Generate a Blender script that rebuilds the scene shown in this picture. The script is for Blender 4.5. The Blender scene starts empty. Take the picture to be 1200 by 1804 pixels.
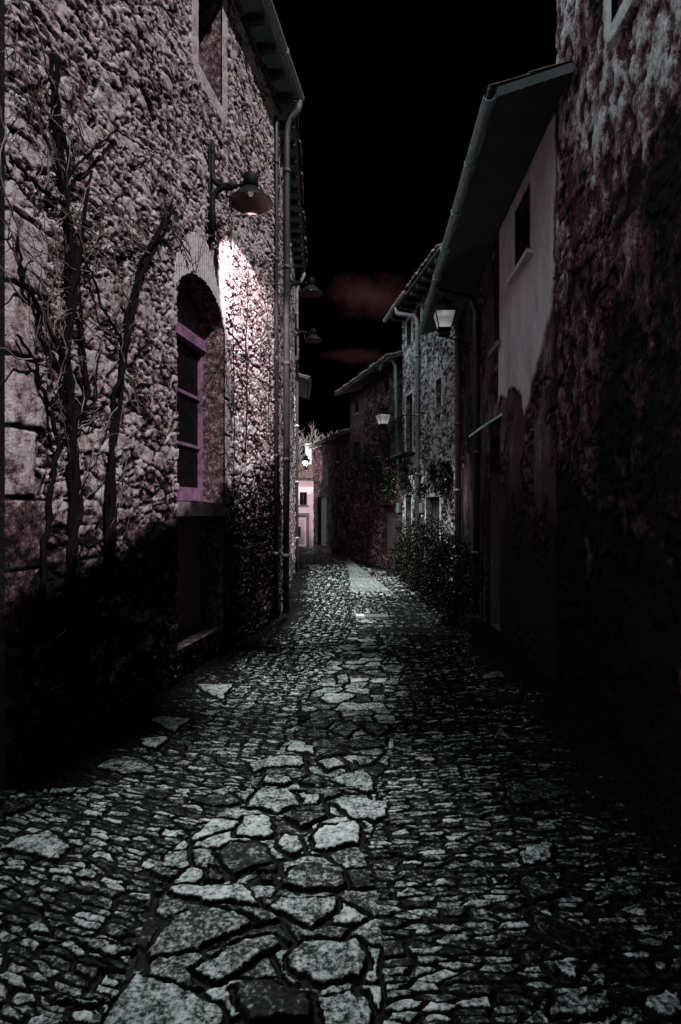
import bpy, math, random
import numpy as np
from mathutils import Vector, Matrix
R = math.radians
random.seed(7)
scene = bpy.context.scene
col = scene.collection

# ------------------------------------------------------------------ camera
EYE = 1.6
F = 1000.0            # focal length in photograph pixels (1200 wide)
cd = bpy.data.cameras.new('camera'); cam = bpy.data.objects.new('camera', cd); col.objects.link(cam)
cam.location = (0, 0, EYE); cam.rotation_euler = (R(90), 0, 0)
cd.sensor_fit = 'HORIZONTAL'; cd.sensor_width = 24; cd.lens = 20; cd.clip_start = 0.05; cd.clip_end = 1000
scene.camera = cam

# ------------------------------------------------------------------ light
SUN = Vector((-1.0, 1.3, -1.8)).normalized()      # the way the moonlight travels
world = bpy.data.worlds.new('World'); scene.world = world; world.use_nodes = True
nt = world.node_tree; N = nt.nodes; L = nt.links
for n in list(N): N.remove(n)
def nd(t, **k):
    n = N.new(t)
    for a, b in k.items(): setattr(n, a, b)
    return n
wo = nd('ShaderNodeOutputWorld'); bg = nd('ShaderNodeBackground')
sky = nd('ShaderNodeTexSky'); sky.sky_type = 'NISHITA'; sky.sun_disc = False
sky.sun_elevation = math.asin(-SUN.z); sky.sun_rotation = math.atan2(-SUN.x, -SUN.y)
tc = nd('ShaderNodeTexCoord'); sep = nd('ShaderNodeSeparateXYZ'); L.new(tc.outputs['Generated'], sep.inputs[0])
# sky masked black; an unseen glow added over the left roofs fills the right walls
ma = nd('ShaderNodeVectorMath', operation='DOT_PRODUCT'); L.new(tc.outputs['Generated'], ma.inputs[0]); ma.inputs[1].default_value = Vector((-.78, -.22, .60)).normalized()
mr = nd('ShaderNodeMapRange'); mr.inputs['From Min'].default_value = 0.45; mr.inputs['From Max'].default_value = 0.97
mr.interpolation_type = 'SMOOTHSTEP'; mr.inputs['To Min'].default_value = 0.0
L.new(ma.outputs['Value'], mr.inputs['Value'])
mul = nd('ShaderNodeMix', data_type='RGBA', blend_type='MULTIPLY'); mul.inputs[0].default_value = 1
L.new(sky.outputs[0], mul.inputs[6]); L.new(mr.outputs[0], mul.inputs[7])
hs = nd('ShaderNodeHueSaturation'); hs.inputs['Saturation'].default_value = 0.35; L.new(mul.outputs[2], hs.inputs['Color'])
tint = nd('ShaderNodeMix', data_type='RGBA', blend_type='MULTIPLY'); tint.inputs[0].default_value = 1
tint.inputs[7].default_value = (.93, 1.0, 0.92, 1); L.new(hs.outputs[0], tint.inputs[6])
SKY = 1.3
sc = nd('ShaderNodeVectorMath', operation='SCALE'); sc.inputs['Scale'].default_value = SKY; L.new(tint.outputs[2], sc.inputs[0])
# two dull red clouds low over the far end of the street
nz = nd('ShaderNodeTexNoise'); nz.inputs['Scale'].default_value = 12; nz.inputs['Detail'].default_value = 8; nz.inputs['Roughness'].default_value = .62
L.new(tc.outputs['Generated'], nz.inputs['Vector'])
def cloud(px, py, sx, sy):
    d = Vector(((px - 600) / F, 1, (902 - py) / F)).normalized()
    su = nd('ShaderNodeVectorMath', operation='SUBTRACT'); L.new(tc.outputs['Generated'], su.inputs[0]); su.inputs[1].default_value = d
    mu = nd('ShaderNodeVectorMath', operation='MULTIPLY'); L.new(su.outputs[0], mu.inputs[0]); mu.inputs[1].default_value = (1 / sx, 1, 1 / sy)
    ln = nd('ShaderNodeVectorMath', operation='LENGTH'); L.new(mu.outputs[0], ln.inputs[0])
    ad = nd('ShaderNodeMath', operation='MULTIPLY_ADD'); L.new(nz.outputs['Fac'], ad.inputs[0]); ad.inputs[1].default_value = 2.2; L.new(ln.outputs['Value'], ad.inputs[2])
    m2 = nd('ShaderNodeMapRange'); m2.interpolation_type = 'SMOOTHSTEP'
    m2.inputs['From Min'].default_value = 2.25; m2.inputs['From Max'].default_value = 1.15
    L.new(ad.outputs[0], m2.inputs['Value']); return m2.outputs[0]
c1 = cloud(650, 525, .062, .036); c2 = cloud(625, 627, .06, .011)
sm = nd('ShaderNodeMath', operation='ADD'); L.new(c1, sm.inputs[0]); 
c2s = nd('ShaderNodeMath', operation='MULTIPLY'); L.new(c2, c2s.inputs[0]); c2s.inputs[1].default_value = .5; L.new(c2s.outputs[0], sm.inputs[1])
cs = nd('ShaderNodeVectorMath', operation='SCALE'); cs.inputs[0].default_value = (.027, .0105, .0125); L.new(sm.outputs[0], cs.inputs['Scale'])
ad = nd('ShaderNodeVectorMath', operation='ADD'); L.new(sc.outputs[0], ad.inputs[0]); L.new(cs.outputs[0], ad.inputs[1])
L.new(ad.outputs[0], bg.inputs['Color']); bg.inputs['Strength'].default_value = 1.0
L.new(bg.outputs[0], wo.inputs['Surface'])

sd = bpy.data.lights.new('moon', 'SUN'); sd.energy = 4.8; sd.angle = R(0.5); sd.color = (1.0, .945, .95)
so = bpy.data.objects.new('moon', sd); col.objects.link(so); so.rotation_euler = SUN.to_track_quat('-Z', 'Y').to_euler(); so.location = (4, -6, 14)
vs = scene.view_settings; vs.view_transform = 'Standard'; vs.look = 'None'; vs.exposure = 0.0; vs.gamma = 1.0; vs.use_curve_mapping = False

# ------------------------------------------------------------------ numpy noise
def hsh(i, j, s):
    i = i.astype(np.int64); j = j.astype(np.int64)
    h = (i * 374761393 + j * 668265263 + s * 974634777) & 0xffffffff
    h = ((h ^ (h >> 13)) * 1274126177) & 0xffffffff
    h = ((h ^ (h >> 16)) * 2246822519) & 0xffffffff
    return ((h ^ (h >> 15)) & 0xffffff) / float(0xffffff)
def vnoise(x, y, s=0):
    i = np.floor(x); j = np.floor(y); fx = x - i; fy = y - j
    fx = fx * fx * (3 - 2 * fx); fy = fy * fy * (3 - 2 * fy)
    return (hsh(i, j, s) * (1 - fx) + hsh(i + 1, j, s) * fx) * (1 - fy) + (hsh(i, j + 1, s) * (1 - fx) + hsh(i + 1, j + 1, s) * fx) * fy
def fbm(x, y, o=4, s=0):
    t = 0; a = .5; n = 0
    for k in range(o):
        t = t + a * vnoise(x, y, s + k * 17); n += a; a *= .5; x = x * 2.03 + 11.3; y = y * 2.03 + 5.7
    return t / n
def worley(u, v, s=0, jit=.85):
    """cell id random (three values), distance to the nearest edge in cell units, offset to the cell's point"""
    iu = np.floor(u); iv = np.floor(v)
    b = np.full(u.shape, 1e9); bx = np.zeros_like(u); by = np.zeros_like(u); ci = np.zeros_like(u); cj = np.zeros_like(u)
    for dj in (-1, 0, 1):
        for di in (-1, 0, 1):
            I = iu + di; J = iv + dj
            px = I + .5 + jit * (hsh(I, J, s) - .5); py = J + .5 + jit * (hsh(I, J, s + 1) - .5)
            d = (px - u) ** 2 + (py - v) ** 2; m = d < b
            b = np.where(m, d, b); bx = np.where(m, px, bx); by = np.where(m, py, by); ci = np.where(m, I, ci); cj = np.where(m, J, cj)
    e = np.full(u.shape, 1e9)
    for dj in (-2, -1, 0, 1, 2):
        for di in (-2, -1, 0, 1, 2):
            I = ci + di; J = cj + dj
            if di == 0 and dj == 0: continue
            px = I + .5 + jit * (hsh(I, J, s) - .5); py = J + .5 + jit * (hsh(I, J, s + 1) - .5)
            dx = px - bx; dy = py - by; l = np.sqrt(dx * dx + dy * dy) + 1e-9
            e = np.minimum(e, (((px + bx) / 2 - u) * dx + ((py + by) / 2 - v) * dy) / l)
    return hsh(ci, cj, s + 5), hsh(ci, cj, s + 6), hsh(ci, cj, s + 7), np.maximum(e, 0), u - bx, v - by
def sstep(a, b, x):
    t = np.clip((x - a) / (b - a), 0, 1); return t * t * (3 - 2 * t)
def psdf(U, V, poly):
    """signed distance to a polygon, inside positive"""
    d = np.full(U.shape, 1e9); ins = np.zeros(U.shape, bool); n = len(poly)
    for k in range(n):
        ax, ay = poly[k]; bx, by = poly[(k + 1) % n]
        ex, ey = bx - ax, by - ay; wx, wy = U - ax, V - ay
        t = np.clip((wx * ex + wy * ey) / (ex * ex + ey * ey + 1e-12), 0, 1)
        d = np.minimum(d, (wx - ex * t) ** 2 + (wy - ey * t) ** 2)
        c = ((ay > V) != (by > V)) & (U < ex * (V - ay) / (ey if abs(ey) > 1e-12 else 1e-12) + ax)
        ins ^= c
    d = np.sqrt(d); return np.where(ins, d, -d)

# ------------------------------------------------------------------ materials
MAT = {}
def wallmat(name, stops, scale=14, k=.9, fine=70, kf=.5, rough=.85, bump=.35, bdist=.01, attr=True, base=.5, stretch=(1, 1, 1), spec=.08):
    m = bpy.data.materials.new(name); m.use_nodes = True; t = m.node_tree; nn = t.nodes; ll = t.links
    b = nn['Principled BSDF']; b.inputs['Roughness'].default_value = rough; b.inputs['Specular IOR Level'].default_value = spec
    tcn = nn.new('ShaderNodeTexCoord'); mp = nn.new('ShaderNodeMapping'); mp.inputs['Scale'].default_value = stretch
    ll.new(tcn.outputs['Object'], mp.inputs[0])
    n1 = nn.new('ShaderNodeTexNoise'); n1.inputs['Scale'].default_value = scale; n1.inputs['Detail'].default_value = 6; n1.inputs['Roughness'].default_value = .65
    n2 = nn.new('ShaderNodeTexNoise'); n2.inputs['Scale'].default_value = fine; n2.inputs['Detail'].default_value = 4; n2.inputs['Roughness'].default_value = .7
    ll.new(mp.outputs[0], n1.inputs['Vector']); ll.new(mp.outputs[0], n2.inputs['Vector'])
    def madd(a, kk, c):
        q = nn.new('ShaderNodeMath'); q.operation = 'MULTIPLY_ADD'; ll.new(a, q.inputs[0]); q.inputs[1].default_value = kk
        if isinstance(c, float): q.inputs[2].default_value = c
        else: ll.new(c, q.inputs[2])
        return q.outputs[0]
    if attr:
        at = nn.new('ShaderNodeAttribute'); at.attribute_name = 'tone'
        v = madd(n1.outputs['Fac'], k, at.outputs['Fac']); v = madd(n2.outputs['Fac'], kf, v)
        v = madd(v, 1.0, -.5 * (k + kf))
    else:
        v = madd(n1.outputs['Fac'], k, base - .5 * (k + kf)); v = madd(n2.outputs['Fac'], kf, v)
    cr = nn.new('ShaderNodeValToRGB'); e = cr.color_ramp.elements
    e[0].position = stops[0][0]; e[0].color = (*stops[0][1], 1); e[1].position = stops[-1][0]; e[1].color = (*stops[-1][1], 1)
    for p, c in stops[1:-1]:
        q = e.new(p); q.color = (*c, 1)
    ll.new(v, cr.inputs[0]); ll.new(cr.outputs[0], b.inputs['Base Color'])
    bp = nn.new('ShaderNodeBump'); bp.inputs['Strength'].default_value = bump; bp.inputs['Distance'].default_value = bdist
    h = madd(n2.outputs['Fac'], .6, n1.outputs['Fac'])
    ll.new(h, bp.inputs['Height']); ll.new(bp.outputs[0], b.inputs['Normal'])
    MAT[name] = m; return m
def plain(name, c, rough=.6, metal=0, emit=None, es=0, spec=.5, var=.35, sc_=18):
    m = bpy.data.materials.new(name); m.use_nodes = True; t = m.node_tree; nn = t.nodes; ll = t.links
    b = nn['Principled BSDF']; b.inputs['Roughness'].default_value = rough; b.inputs['Metallic'].default_value = metal
    b.inputs['Specular IOR Level'].default_value = spec
    tcn = nn.new('ShaderNodeTexCoord'); n1 = nn.new('ShaderNodeTexNoise'); n1.inputs['Scale'].default_value = sc_; n1.inputs['Detail'].default_value = 6
    ll.new(tcn.outputs['Object'], n1.inputs['Vector'])
    mx = nn.new('ShaderNodeMix'); mx.data_type = 'RGBA'; mx.inputs[6].default_value = (*[x * (1 - var) for x in c], 1); mx.inputs[7].default_value = (*[min(1, x * (1 + var)) for x in c], 1)
    r_ = nn.new('ShaderNodeMapRange'); r_.inputs['From Min'].default_value = .3; r_.inputs['From Max'].default_value = .7
    ll.new(n1.outputs['Fac'], r_.inputs['Value']); ll.new(r_.outputs[0], mx.inputs[0]); ll.new(mx.outputs[2], b.inputs['Base Color'])
    bp = nn.new('ShaderNodeBump'); bp.inputs['Strength'].default_value = .25; bp.inputs['Distance'].default_value = .004
    ll.new(n1.outputs['Fac'], bp.inputs['Height']); ll.new(bp.outputs[0], b.inputs['Normal'])
    if emit: b.inputs['Emission Color'].default_value = (*emit, 1); b.inputs['Emission Strength'].default_value = es
    MAT[name] = m; return m
BLK = (.004, .003, .004)
wallmat('rubble', [(.16, BLK), (.36, (.07, .04, .045)), (.47, (.21, .155, .168)), (.62, (.36, .325, .335)), (.8, (.40, .38, .385))], scale=16, k=.9, fine=60, kf=.7, bump=.8, bdist=.02)
wallmat('eroded', [(.18, BLK), (.38, (.07, .026, .033)), (.50, (.15, .09, .098)), (.62, (.29, .27, .27)), (.85, (.50, .52, .505))], scale=12, k=.9, fine=60, kf=.9, bump=1, bdist=.03, stretch=(1, 1, .55))
wallmat('plaster', [(.18, (.012, .007, .009)), (.40, (.07, .04, .046)), (.60, (.34, .31, .315)), (.85, (.55, .53, .53))], scale=6, k=.35, fine=50, kf=.35, bump=.3, bdist=.008, stretch=(1, 1, .35))
wallmat('cobble', [(.15, (.0012, .001, .001)), (.36, (.016, .017, .017)), (.50, (.12, .133, .13)), (.70, (.34, .365, .355)), (1.0, (.50, .53, .52))], scale=15, k=1.0, fine=55, kf=1.5, bump=.45, bdist=.005, rough=.6, spec=.05)
wallmat('greystone', [(.15, BLK), (.36, (.07, .06, .062)), (.56, (.34, .335, .33)), (.85, (.56, .57, .56))], scale=9, k=.8, fine=40, kf=.6, bump=.8, bdist=.03)
wallmat('redstone', [(.15, BLK), (.38, (.03, .014, .017)), (.6, (.09, .05, .055)), (.9, (.18, .14, .14))], scale=9, k=.8, fine=40, kf=.6, bump=.8, bdist=.03)
wallmat('pinkwall', [(.2, (.3, .17, .2)), (.5, (.62, .43, .47)), (.8, (.75, .6, .62))], scale=3, k=.5, fine=30, kf=.3, bump=.2, attr=False, base=.55)
wallmat('dressed', [(.15, (.02, .015, .018)), (.4, (.09, .065, .08)), (.6, (.22, .18, .2)), (.85, (.32, .29, .3))], scale=14, k=.6, fine=70, kf=.6, bump=.5, attr=False, base=.5)
wallmat('tile', [(.15, (.01, .006, .006)), (.4, (.06, .035, .032)), (.6, (.13, .09, .08)), (.85, (.24, .2, .18))], scale=5, k=.8, fine=35, kf=.6, bump=.5, attr=False, base=.55)
wallmat('earth', [(.2, (.008, .007, .007)), (.6, (.03, .027, .025)), (.9, (.06, .055, .05))], scale=3, attr=False)
wallmat('bark', [(.2, (.002, .002, .002)), (.6, (.006, .005, .005)), (.9, (.03, .025, .024))], scale=20, spec=.03, attr=False)
wallmat('twig', [(.2, (.02, .015, .015)), (.5, (.10, .08, .078)), (.9, (.34, .30, .3))], scale=4, attr=False, k=1.4)
plain('soffit', (.045, .052, .054), .8, sc_=4); plain('wood_dark', (.025, .02, .02), .8)
plain('zinc', (.20, .19, .20), .5, .25); plain('zinc_dark', (.04, .038, .039), .6, .1); plain('zinc_teal', (.22, .34, .34), .5, .2); plain('black_pipe', (.015, .013, .013), .55)
plain('maroon_pipe', (.10, .045, .055), .6); plain('iron', (.006, .006, .0065), .65, 0, spec=.15); plain('shade_inner', (.09, .045, .042), .7)
plain('violet_paint', (.17, .085, .15), .5, var=.6, sc_=9); plain('violet_plaster', (.12, .07, .11), .85, sc_=7)
plain('glass_dark', (.004, .004, .005), .12, spec=.03); plain('void', (.002, .002, .002), .9, spec=.02)
plain('glow', (.22, .22, .22), .4, emit=(.78, .74, .75), es=.10, var=.1)
_m = MAT['glow'].node_tree; _t = _m.nodes.new('ShaderNodeBsdfTransparent'); _x = _m.nodes.new('ShaderNodeMixShader'); _x.inputs[0].default_value = .75
_m.links.new(_t.outputs[0], _x.inputs[1]); _m.links.new(_m.nodes['Principled BSDF'].outputs[0], _x.inputs[2]); _m.links.new(_x.outputs[0], _m.nodes['Material Output'].inputs['Surface'])
plain('bulb', (.9, .9, .9), .4, emit=(1, .8, .8), es=.12)
plain('leaf', (.004, .006, .0035), .6, spec=.12, sc_=9); plain('leaf_pale', (.14, .16, .06), .5); plain('pale_paint', (.5, .52, .5), .6)
plain('steel', (.7, .78, .76), .35, .3); plain('grey_shutter', (.05, .062, .06), .7); plain('cable', (.008, .008, .008), .6)
plain('branch_pale', (.5, .42, .4), .7); plain('box_teal', (.09, .13, .13), .6)

# ------------------------------------------------------------------ objects
def setp(o, label=None, cat=None, group=None, kind=None):
    if label: o['label'] = label
    if cat: o['category'] = cat
    if group: o['group'] = group
    if kind: o['kind'] = kind
    return o
def root(name, loc, label, cat, group=None):
    o = bpy.data.objects.new(name, None); col.objects.link(o); o.location = loc; o.empty_display_size = .2
    setp(o, label, cat, group); return o
bpy_count = [0]
def link(name, verts, faces, mat, parent=None, smooth=False, attr=None):
    me = bpy.data.meshes.new(name)
    if isinstance(verts, np.ndarray):
        me.vertices.add(len(verts)); me.vertices.foreach_set('co', verts.astype(np.float32).ravel())
        fa = np.asarray(faces, dtype=np.int32); n = len(fa)
        me.loops.add(n * 4); me.loops.foreach_set('vertex_index', fa.ravel())
        me.polygons.add(n); me.polygons.foreach_set('loop_start', np.arange(0, n * 4, 4, dtype=np.int32)); me.polygons.foreach_set('loop_total', np.full(n, 4, dtype=np.int32))
        me.update(calc_edges=True); me.validate()
    else:
        me.from_pydata([tuple(v) for v in verts], [], faces); me.update()
    if attr is not None:
        a = me.attributes.new('tone', 'FLOAT', 'POINT'); a.data.foreach_set('value', np.asarray(attr, dtype=np.float32))
    me.materials.append(MAT[mat])
    if smooth: me.polygons.foreach_set('use_smooth', np.ones(len(me.polygons), bool))
    o = bpy.data.objects.new(name, me); col.objects.link(o)
    if parent is not None:
        o.parent = parent
        if parent.type == 'EMPTY': o.matrix_parent_inverse = Matrix.Translation(-parent.location)
    return o
class MB:
    def __init__(s): s.v = []; s.f = []
    def add(s, v, f):
        k = len(s.v); s.v += [tuple(x) for x in v]; s.f += [tuple(k + i for i in q) for q in f]
    def hexa(s, p):   # 8 points, bottom four then top four
        s.add(p, [(3, 2, 1, 0), (4, 5, 6, 7), (0, 1, 5, 4), (1, 2, 6, 5), (2, 3, 7, 6), (3, 0, 4, 7)])
    def tube(s, pts, rad, sides=8, cap=True):
        pts = [Vector(p) for p in pts]; n = len(pts)
        if not isinstance(rad, (list, tuple)): rad = [rad] * n
        ref = None; rings = []
        for i in range(n):
            t = (pts[min(i + 1, n - 1)] - pts[max(i - 1, 0)])
            t = t.normalized() if t.length > 1e-9 else Vector((0, 0, 1))
            if ref is None: ref = t.orthogonal().normalized()
            ref = (ref - t * ref.dot(t)); ref = ref.normalized() if ref.length > 1e-6 else t.orthogonal().normalized()
            b = t.cross(ref); rings.append([pts[i] + (ref * math.cos(2 * math.pi * k / sides) + b * math.sin(2 * math.pi * k / sides)) * rad[i] for k in range(sides)])
        v = [p for r in rings for p in r]; f = []
        for i in range(n - 1):
            for k in range(sides):
                k2 = (k + 1) % sides; f.append((i * sides + k, i * sides + k2, (i + 1) * sides + k2, (i + 1) * sides + k))
        if cap: f.append(tuple(range(sides))[::-1]); f.append(tuple((n - 1) * sides + k for k in range(sides)))
        s.add(v, f)
    def lathe(s, c, prof, sides=24):
        c = Vector(c); v = []; f = []; n = len(prof)
        for r, z in prof:
            for k in range(sides): a = 2 * math.pi * k / sides; v.append(c + Vector((r * math.cos(a), r * math.sin(a), z)))
        for i in range(n - 1):
            for k in range(sides):
                k2 = (k + 1) % sides; f.append((i * sides + k, i * sides + k2, (i + 1) * sides + k2, (i + 1) * sides + k))
        s.add(v, f)
    def build(s, name, mat, parent=None, smooth=False): return link(name, s.v, s.f, mat, parent, smooth)

class Wall:
    """a street front from A to B (plan points), side +1 = the left of the street, -1 = the right"""
    def __init__(s, A, B, side):
        s.A = Vector(A); s.B = Vector(B); d = s.B - s.A; s.L = d.length; s.d = d / s.L
        s.n = Vector((s.d.y, -s.d.x)) * side; s.side = side
    def pt(s, u, z, n=0.0):
        p = s.A + s.d * u + s.n * n; return Vector((p.x, p.y, z))
    def px(s, x, y):    # where the line of sight through a photograph pixel meets this front: (u, z)
        k = (x - 600) / F
        # A + d*u = Y*(k,1)
        Yd = (s.A.x * s.d.y - s.A.y * s.d.x) / (k * s.d.y - s.d.x)
        u = (Yd - s.A.y) / s.d.y if abs(s.d.y) > .1 else (k * Yd - s.A.x) / s.d.x
        return u, EYE + (902 - y) / F * Yd
    def box(s, mb, u0, u1, z0, z1, n0, n1):
        mb.hexa([s.pt(u0, z0, n0), s.pt(u1, z0, n0), s.pt(u1, z0, n1), s.pt(u0, z0, n1), s.pt(u0, z1, n0), s.pt(u1, z1, n0), s.pt(u1, z1, n1), s.pt(u0, z1, n1)])

def facade(W, z0, z1, res, style, mat, parent, openings=(), depth=4.0, ulo=0.0, zcoarse=None, flip=False):
    """relief front with openings (polygons in u,z, with reveal depth), plus sides, back and top of the house body"""
    us = np.arange(ulo, W.L + res * .5, res); us[-1] = W.L
    zs = np.arange(z0, z1 + res * .5, res); zs[-1] = z1
    for poly, dp in openings:
        if len(poly) == 4:
            for u in (poly[0][0], poly[1][0]):
                if 0 < u < W.L: us[np.argmin(abs(us - u))] = u
            for z in (poly[0][1], poly[2][1]):
                if z0 < z < z1: zs[np.argmin(abs(zs - z))] = z
    U, Z = np.meshgrid(us, zs)
    h, tone = style(U, Z)
    if isinstance(h, float): h = np.full(U.shape, h)
    h = h.copy(); h[:, 0] = 0; h[:, -1] = 0; h[-1, :] = 0
    X = W.A.x + W.d.x * U + W.n.x * h; Y = W.A.y + W.d.y * U + W.n.y * h
    V = np.stack([X, Y, Z], -1).reshape(-1, 3); nu = len(us); nzz = len(zs)
    ii, jj = np.meshgrid(np.arange(nu - 1), np.arange(nzz - 1))
    cu = (us[ii] + us[ii + 1]) / 2; cz = (zs[jj] + zs[jj + 1]) / 2
    keep = np.ones(ii.shape, bool)
    for poly, dp in openings: keep &= psdf(cu, cz, poly) < 0
    a = (jj * nu + ii)[keep]
    Fc = np.stack([a, a + 1, a + nu + 1, a + nu], -1)
    if W.side < 0: Fc = Fc[:, ::-1]
    V = [V]; Fc = [Fc]; T = [tone.ravel()]; k = nu * nzz
    def addq(pts, tn=.5):
        nonlocal k
        V.append(np.array([tuple(p) for p in pts])); Fc.append(np.array([[k, k + 1, k + 2, k + 3]])); T.append(np.full(4, tn)); k += 4
    for poly, dp in openings:
        n = len(poly)
        for q in range(n):
            a_, b_ = poly[q], poly[(q + 1) % n]
            addq([W.pt(*a_, .012), W.pt(*b_, .012), W.pt(*b_, -dp), W.pt(*a_, -dp)], .36)
    D = depth
    addq([W.pt(ulo, z0, 0), W.pt(ulo, z0, -D), W.pt(ulo, z1, -D), W.pt(ulo, z1, 0)], .08 if W is LW1 else .5)  # the alley's shade is painted into the near left house's side face
    addq([W.pt(W.L, z0, 0), W.pt(W.L, z0, -D), W.pt(W.L, z1, -D), W.pt(W.L, z1, 0)])
    addq([W.pt(ulo, z0, -D), W.pt(W.L, z0, -D), W.pt(W.L, z1, -D), W.pt(ulo, z1, -D)])
    addq([W.pt(ulo, z1, 0), W.pt(W.L, z1, 0), W.pt(W.L, z1, -D), W.pt(ulo, z1, -D)])
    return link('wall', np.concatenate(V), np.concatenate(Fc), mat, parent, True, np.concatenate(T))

def rect(u0, u1, z0, z1): return [(u0, z0), (u1, z0), (u1, z1), (u0, z1)]
def window(W, parent, poly, dp, fmat='wood_dark', bars=(1, 2), frame=.06, sill=None, name='window', pmat='glass_dark', label=None):
    u0, u1, z0, z1 = poly[0][0], poly[1][0], poly[0][1], poly[2][1]
    m = MB(); n0, n1 = -dp - .02, -dp + .05
    W.box(m, u0, u0 + frame, z0, z1, n0, n1); W.box(m, u1 - frame, u1, z0, z1, n0, n1)
    W.box(m, u0 + frame, u1 - frame, z0, z0 + frame, n0, n1); W.box(m, u0 + frame, u1 - frame, z1 - frame, z1, n0, n1)
    for k in range(bars[0]):
        u = u0 + (u1 - u0) * (k + 1) / (bars[0] + 1); W.box(m, u - .02, u + .02, z0 + frame, z1 - frame, n0 + .01, n1 - .01)
    for k in range(bars[1]):
        z = z0 + (z1 - z0) * (k + 1) / (bars[1] + 1); W.box(m, u0 + frame, u1 - frame, z - .012, z + .012, n0 + .015, n1 - .015)
    o = m.build(name, fmat, parent)
    p = MB(); W.box(p, u0 + .01, u1 - .01, z0 + .01, z1 - .01, n0 - .002, n0 + .012); p.build('pane', pmat, o)
    if sill: s = MB(); W.box(s, u0 - .08, u1 + .08, z0 - .07, z0 - .003, -dp + .052, sill); s.build('sill', 'dressed', o)
    return o
def roof(W, parent, ze, over, slope=.33, back=3.0, u0=0.0, u1=None, pitch=.21, amp=.045, mat='tile', soff='soffit', thick=.07, name='roof'):
    """canal tile roof: rows of half-round tiles running up the slope, ends seen along the eave"""
    u1 = W.L if u1 is None else u1
    nu = max(8, int((u1 - u0) / pitch) * 8); us = np.linspace(u0, u1, nu + 1)
    rows = int((over + back) / .33); V = []; Fc = []; k = 0; rr = random.Random(int(ze * 100))
    jit = [rr.uniform(-.02, .02) for _ in range(int((u1 - u0) / pitch) + 3)]
    for r in range(rows):
        n_a = over - r * .33 + .05; n_b = n_a - .40
        for n_, lift in ((n_a, .022), (n_b, 0)):
            for u in us:
                ph = (u - u0) / pitch; j = jit[int(ph)] * (1 if r == 0 or True else 0) + .01 * math.sin(r * 3.1 + int(ph) * 1.7)
                c = abs(math.sin(math.pi * ph)); z = ze + thick + (over - n_) * slope + amp * c * 1.4 + lift + j * .3
                V.append(W.pt(u, z, n_ + j))
        for i in range(nu):
            Fc.append((k + i, k + i + 1, k + nu + 2 + i, k + nu + 1 + i))
        k += 2 * (nu + 1)
        # the front lip of each row
        for u in us:
            ph = (u - u0) / pitch; j = jit[int(ph)] + .01 * math.sin(r * 3.1 + int(ph) * 1.7)
            c = abs(math.sin(math.pi * ph)); z = ze + thick + (over - n_a) * slope + amp * c * 1.4 + .022 + j * .3
            V.append(W.pt(u, z, n_a + j)); V.append(W.pt(u, z - .035 - (.0 if r else amp * c * .3), n_a + j - .003))
        for i in range(nu): Fc.append((k + 2 * i, k + 2 * i + 1, k + 2 * i + 3, k + 2 * i + 2))
        k += 2 * (nu + 1)
    o = link(name, V, Fc, mat, parent)
    m = MB()
    a = lambda u, n, dz: W.pt(u, ze + (over - n) * slope + dz, n)
    m.hexa([a(u0, over, 0), a(u1, over, 0), a(u1, -back, 0), a(u0, -back, 0), a(u0, over, thick * .9), a(u1, over, thick * .9), a(u1, -back, thick * .9), a(u0, -back, thick * .9)])
    m.build('soffit', soff, o)
    return o
def gutter(W, parent, z, n, u0, u1, mat='zinc', r=.06):
    m = MB(); v = []; f = []; S = 8
    seg = max(2, int((u1 - u0) / .9))
    for i in range(seg + 1):
        u = u0 + (u1 - u0) * i / seg
        for k in range(S + 1):
            a = math.pi * k / S; sag = .006 * math.sin(i * 2.3)
            v.append(W.pt(u, z - r * math.sin(a) + sag, n + r * math.cos(a)))
        for k in range(S + 1):
            a = math.pi * (S - k) / S; sag = .006 * math.sin(i * 2.3)
            v.append(W.pt(u, z - (r - .006) * math.sin(a) + sag, n + (r - .006) * math.cos(a)))
    Q = 2 * (S + 1)
    for i in range(seg):
        for k in range(Q): f.append((i * Q + k, i * Q + (k + 1) % Q, (i + 1) * Q + (k + 1) % Q, (i + 1) * Q + k))
    f.append(tuple(range(Q))); f.append(tuple(seg * Q + k for k in range(Q))[::-1])
    m.add(v, f)
    for i in range(1, seg):
        u = u0 + (u1 - u0) * i / seg; W.box(m, u - .012, u + .012, z - r - .008, z + .008, n - r - .01, n + r + .008)
    return m.build('gutter', mat, parent, False)
def pipe(pts, parent, mat, r=.045, clips=True, name='drainpipe', W=None):
    m = MB(); m.tube(pts, r, 12)
    a, b = Vector(pts[-1]), Vector(pts[-2])
    L_ = abs(a.z - b.z); nclip = int(L_ / 1.6)
    for i in range(nclip + 1):
        t = (i + .4) / (nclip + 1); p = b.lerp(a, t); m.tube([p + Vector((0, 0, -.03)), p + Vector((0, 0, .03))], r * 1.22, 12)
    return m.build(name, mat, parent, True)

# ------------------------------------------------------------------ plan of the street
LW1 = Wall((-1.94, 3.28), (-0.965, 8.74), 1)
LW2 = Wall((-0.985, 8.76), (-1.20, 14.8), 1)
LW3 = Wall((-1.24, 14.82), (-1.84, 22.5), 1)
RW0 = Wall((1.60, -9.0), (1.975, 5.15), -1)
RW1 = Wall((2.0, 5.17), (2.29, 11.3), -1)
RW2 = Wall((2.30, 11.32), (1.67, 15.2), -1)
RW3 = Wall((1.65, 15.22), (.335, 19.65), -1)
RW4 = Wall((.335, 19.68), (-1.16, 24.6), -1)

# ------------------------------------------------------------------ ground
gv = [(-300, -300, -.13), (300, -300, -.13), (300, 300, -.13), (-300, 300, -.13)]
setp(link('ground', gv, [(0, 1, 2, 3)], 'earth'), 'dark bare earth under and around the old town houses', 'ground', kind='structure')

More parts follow.
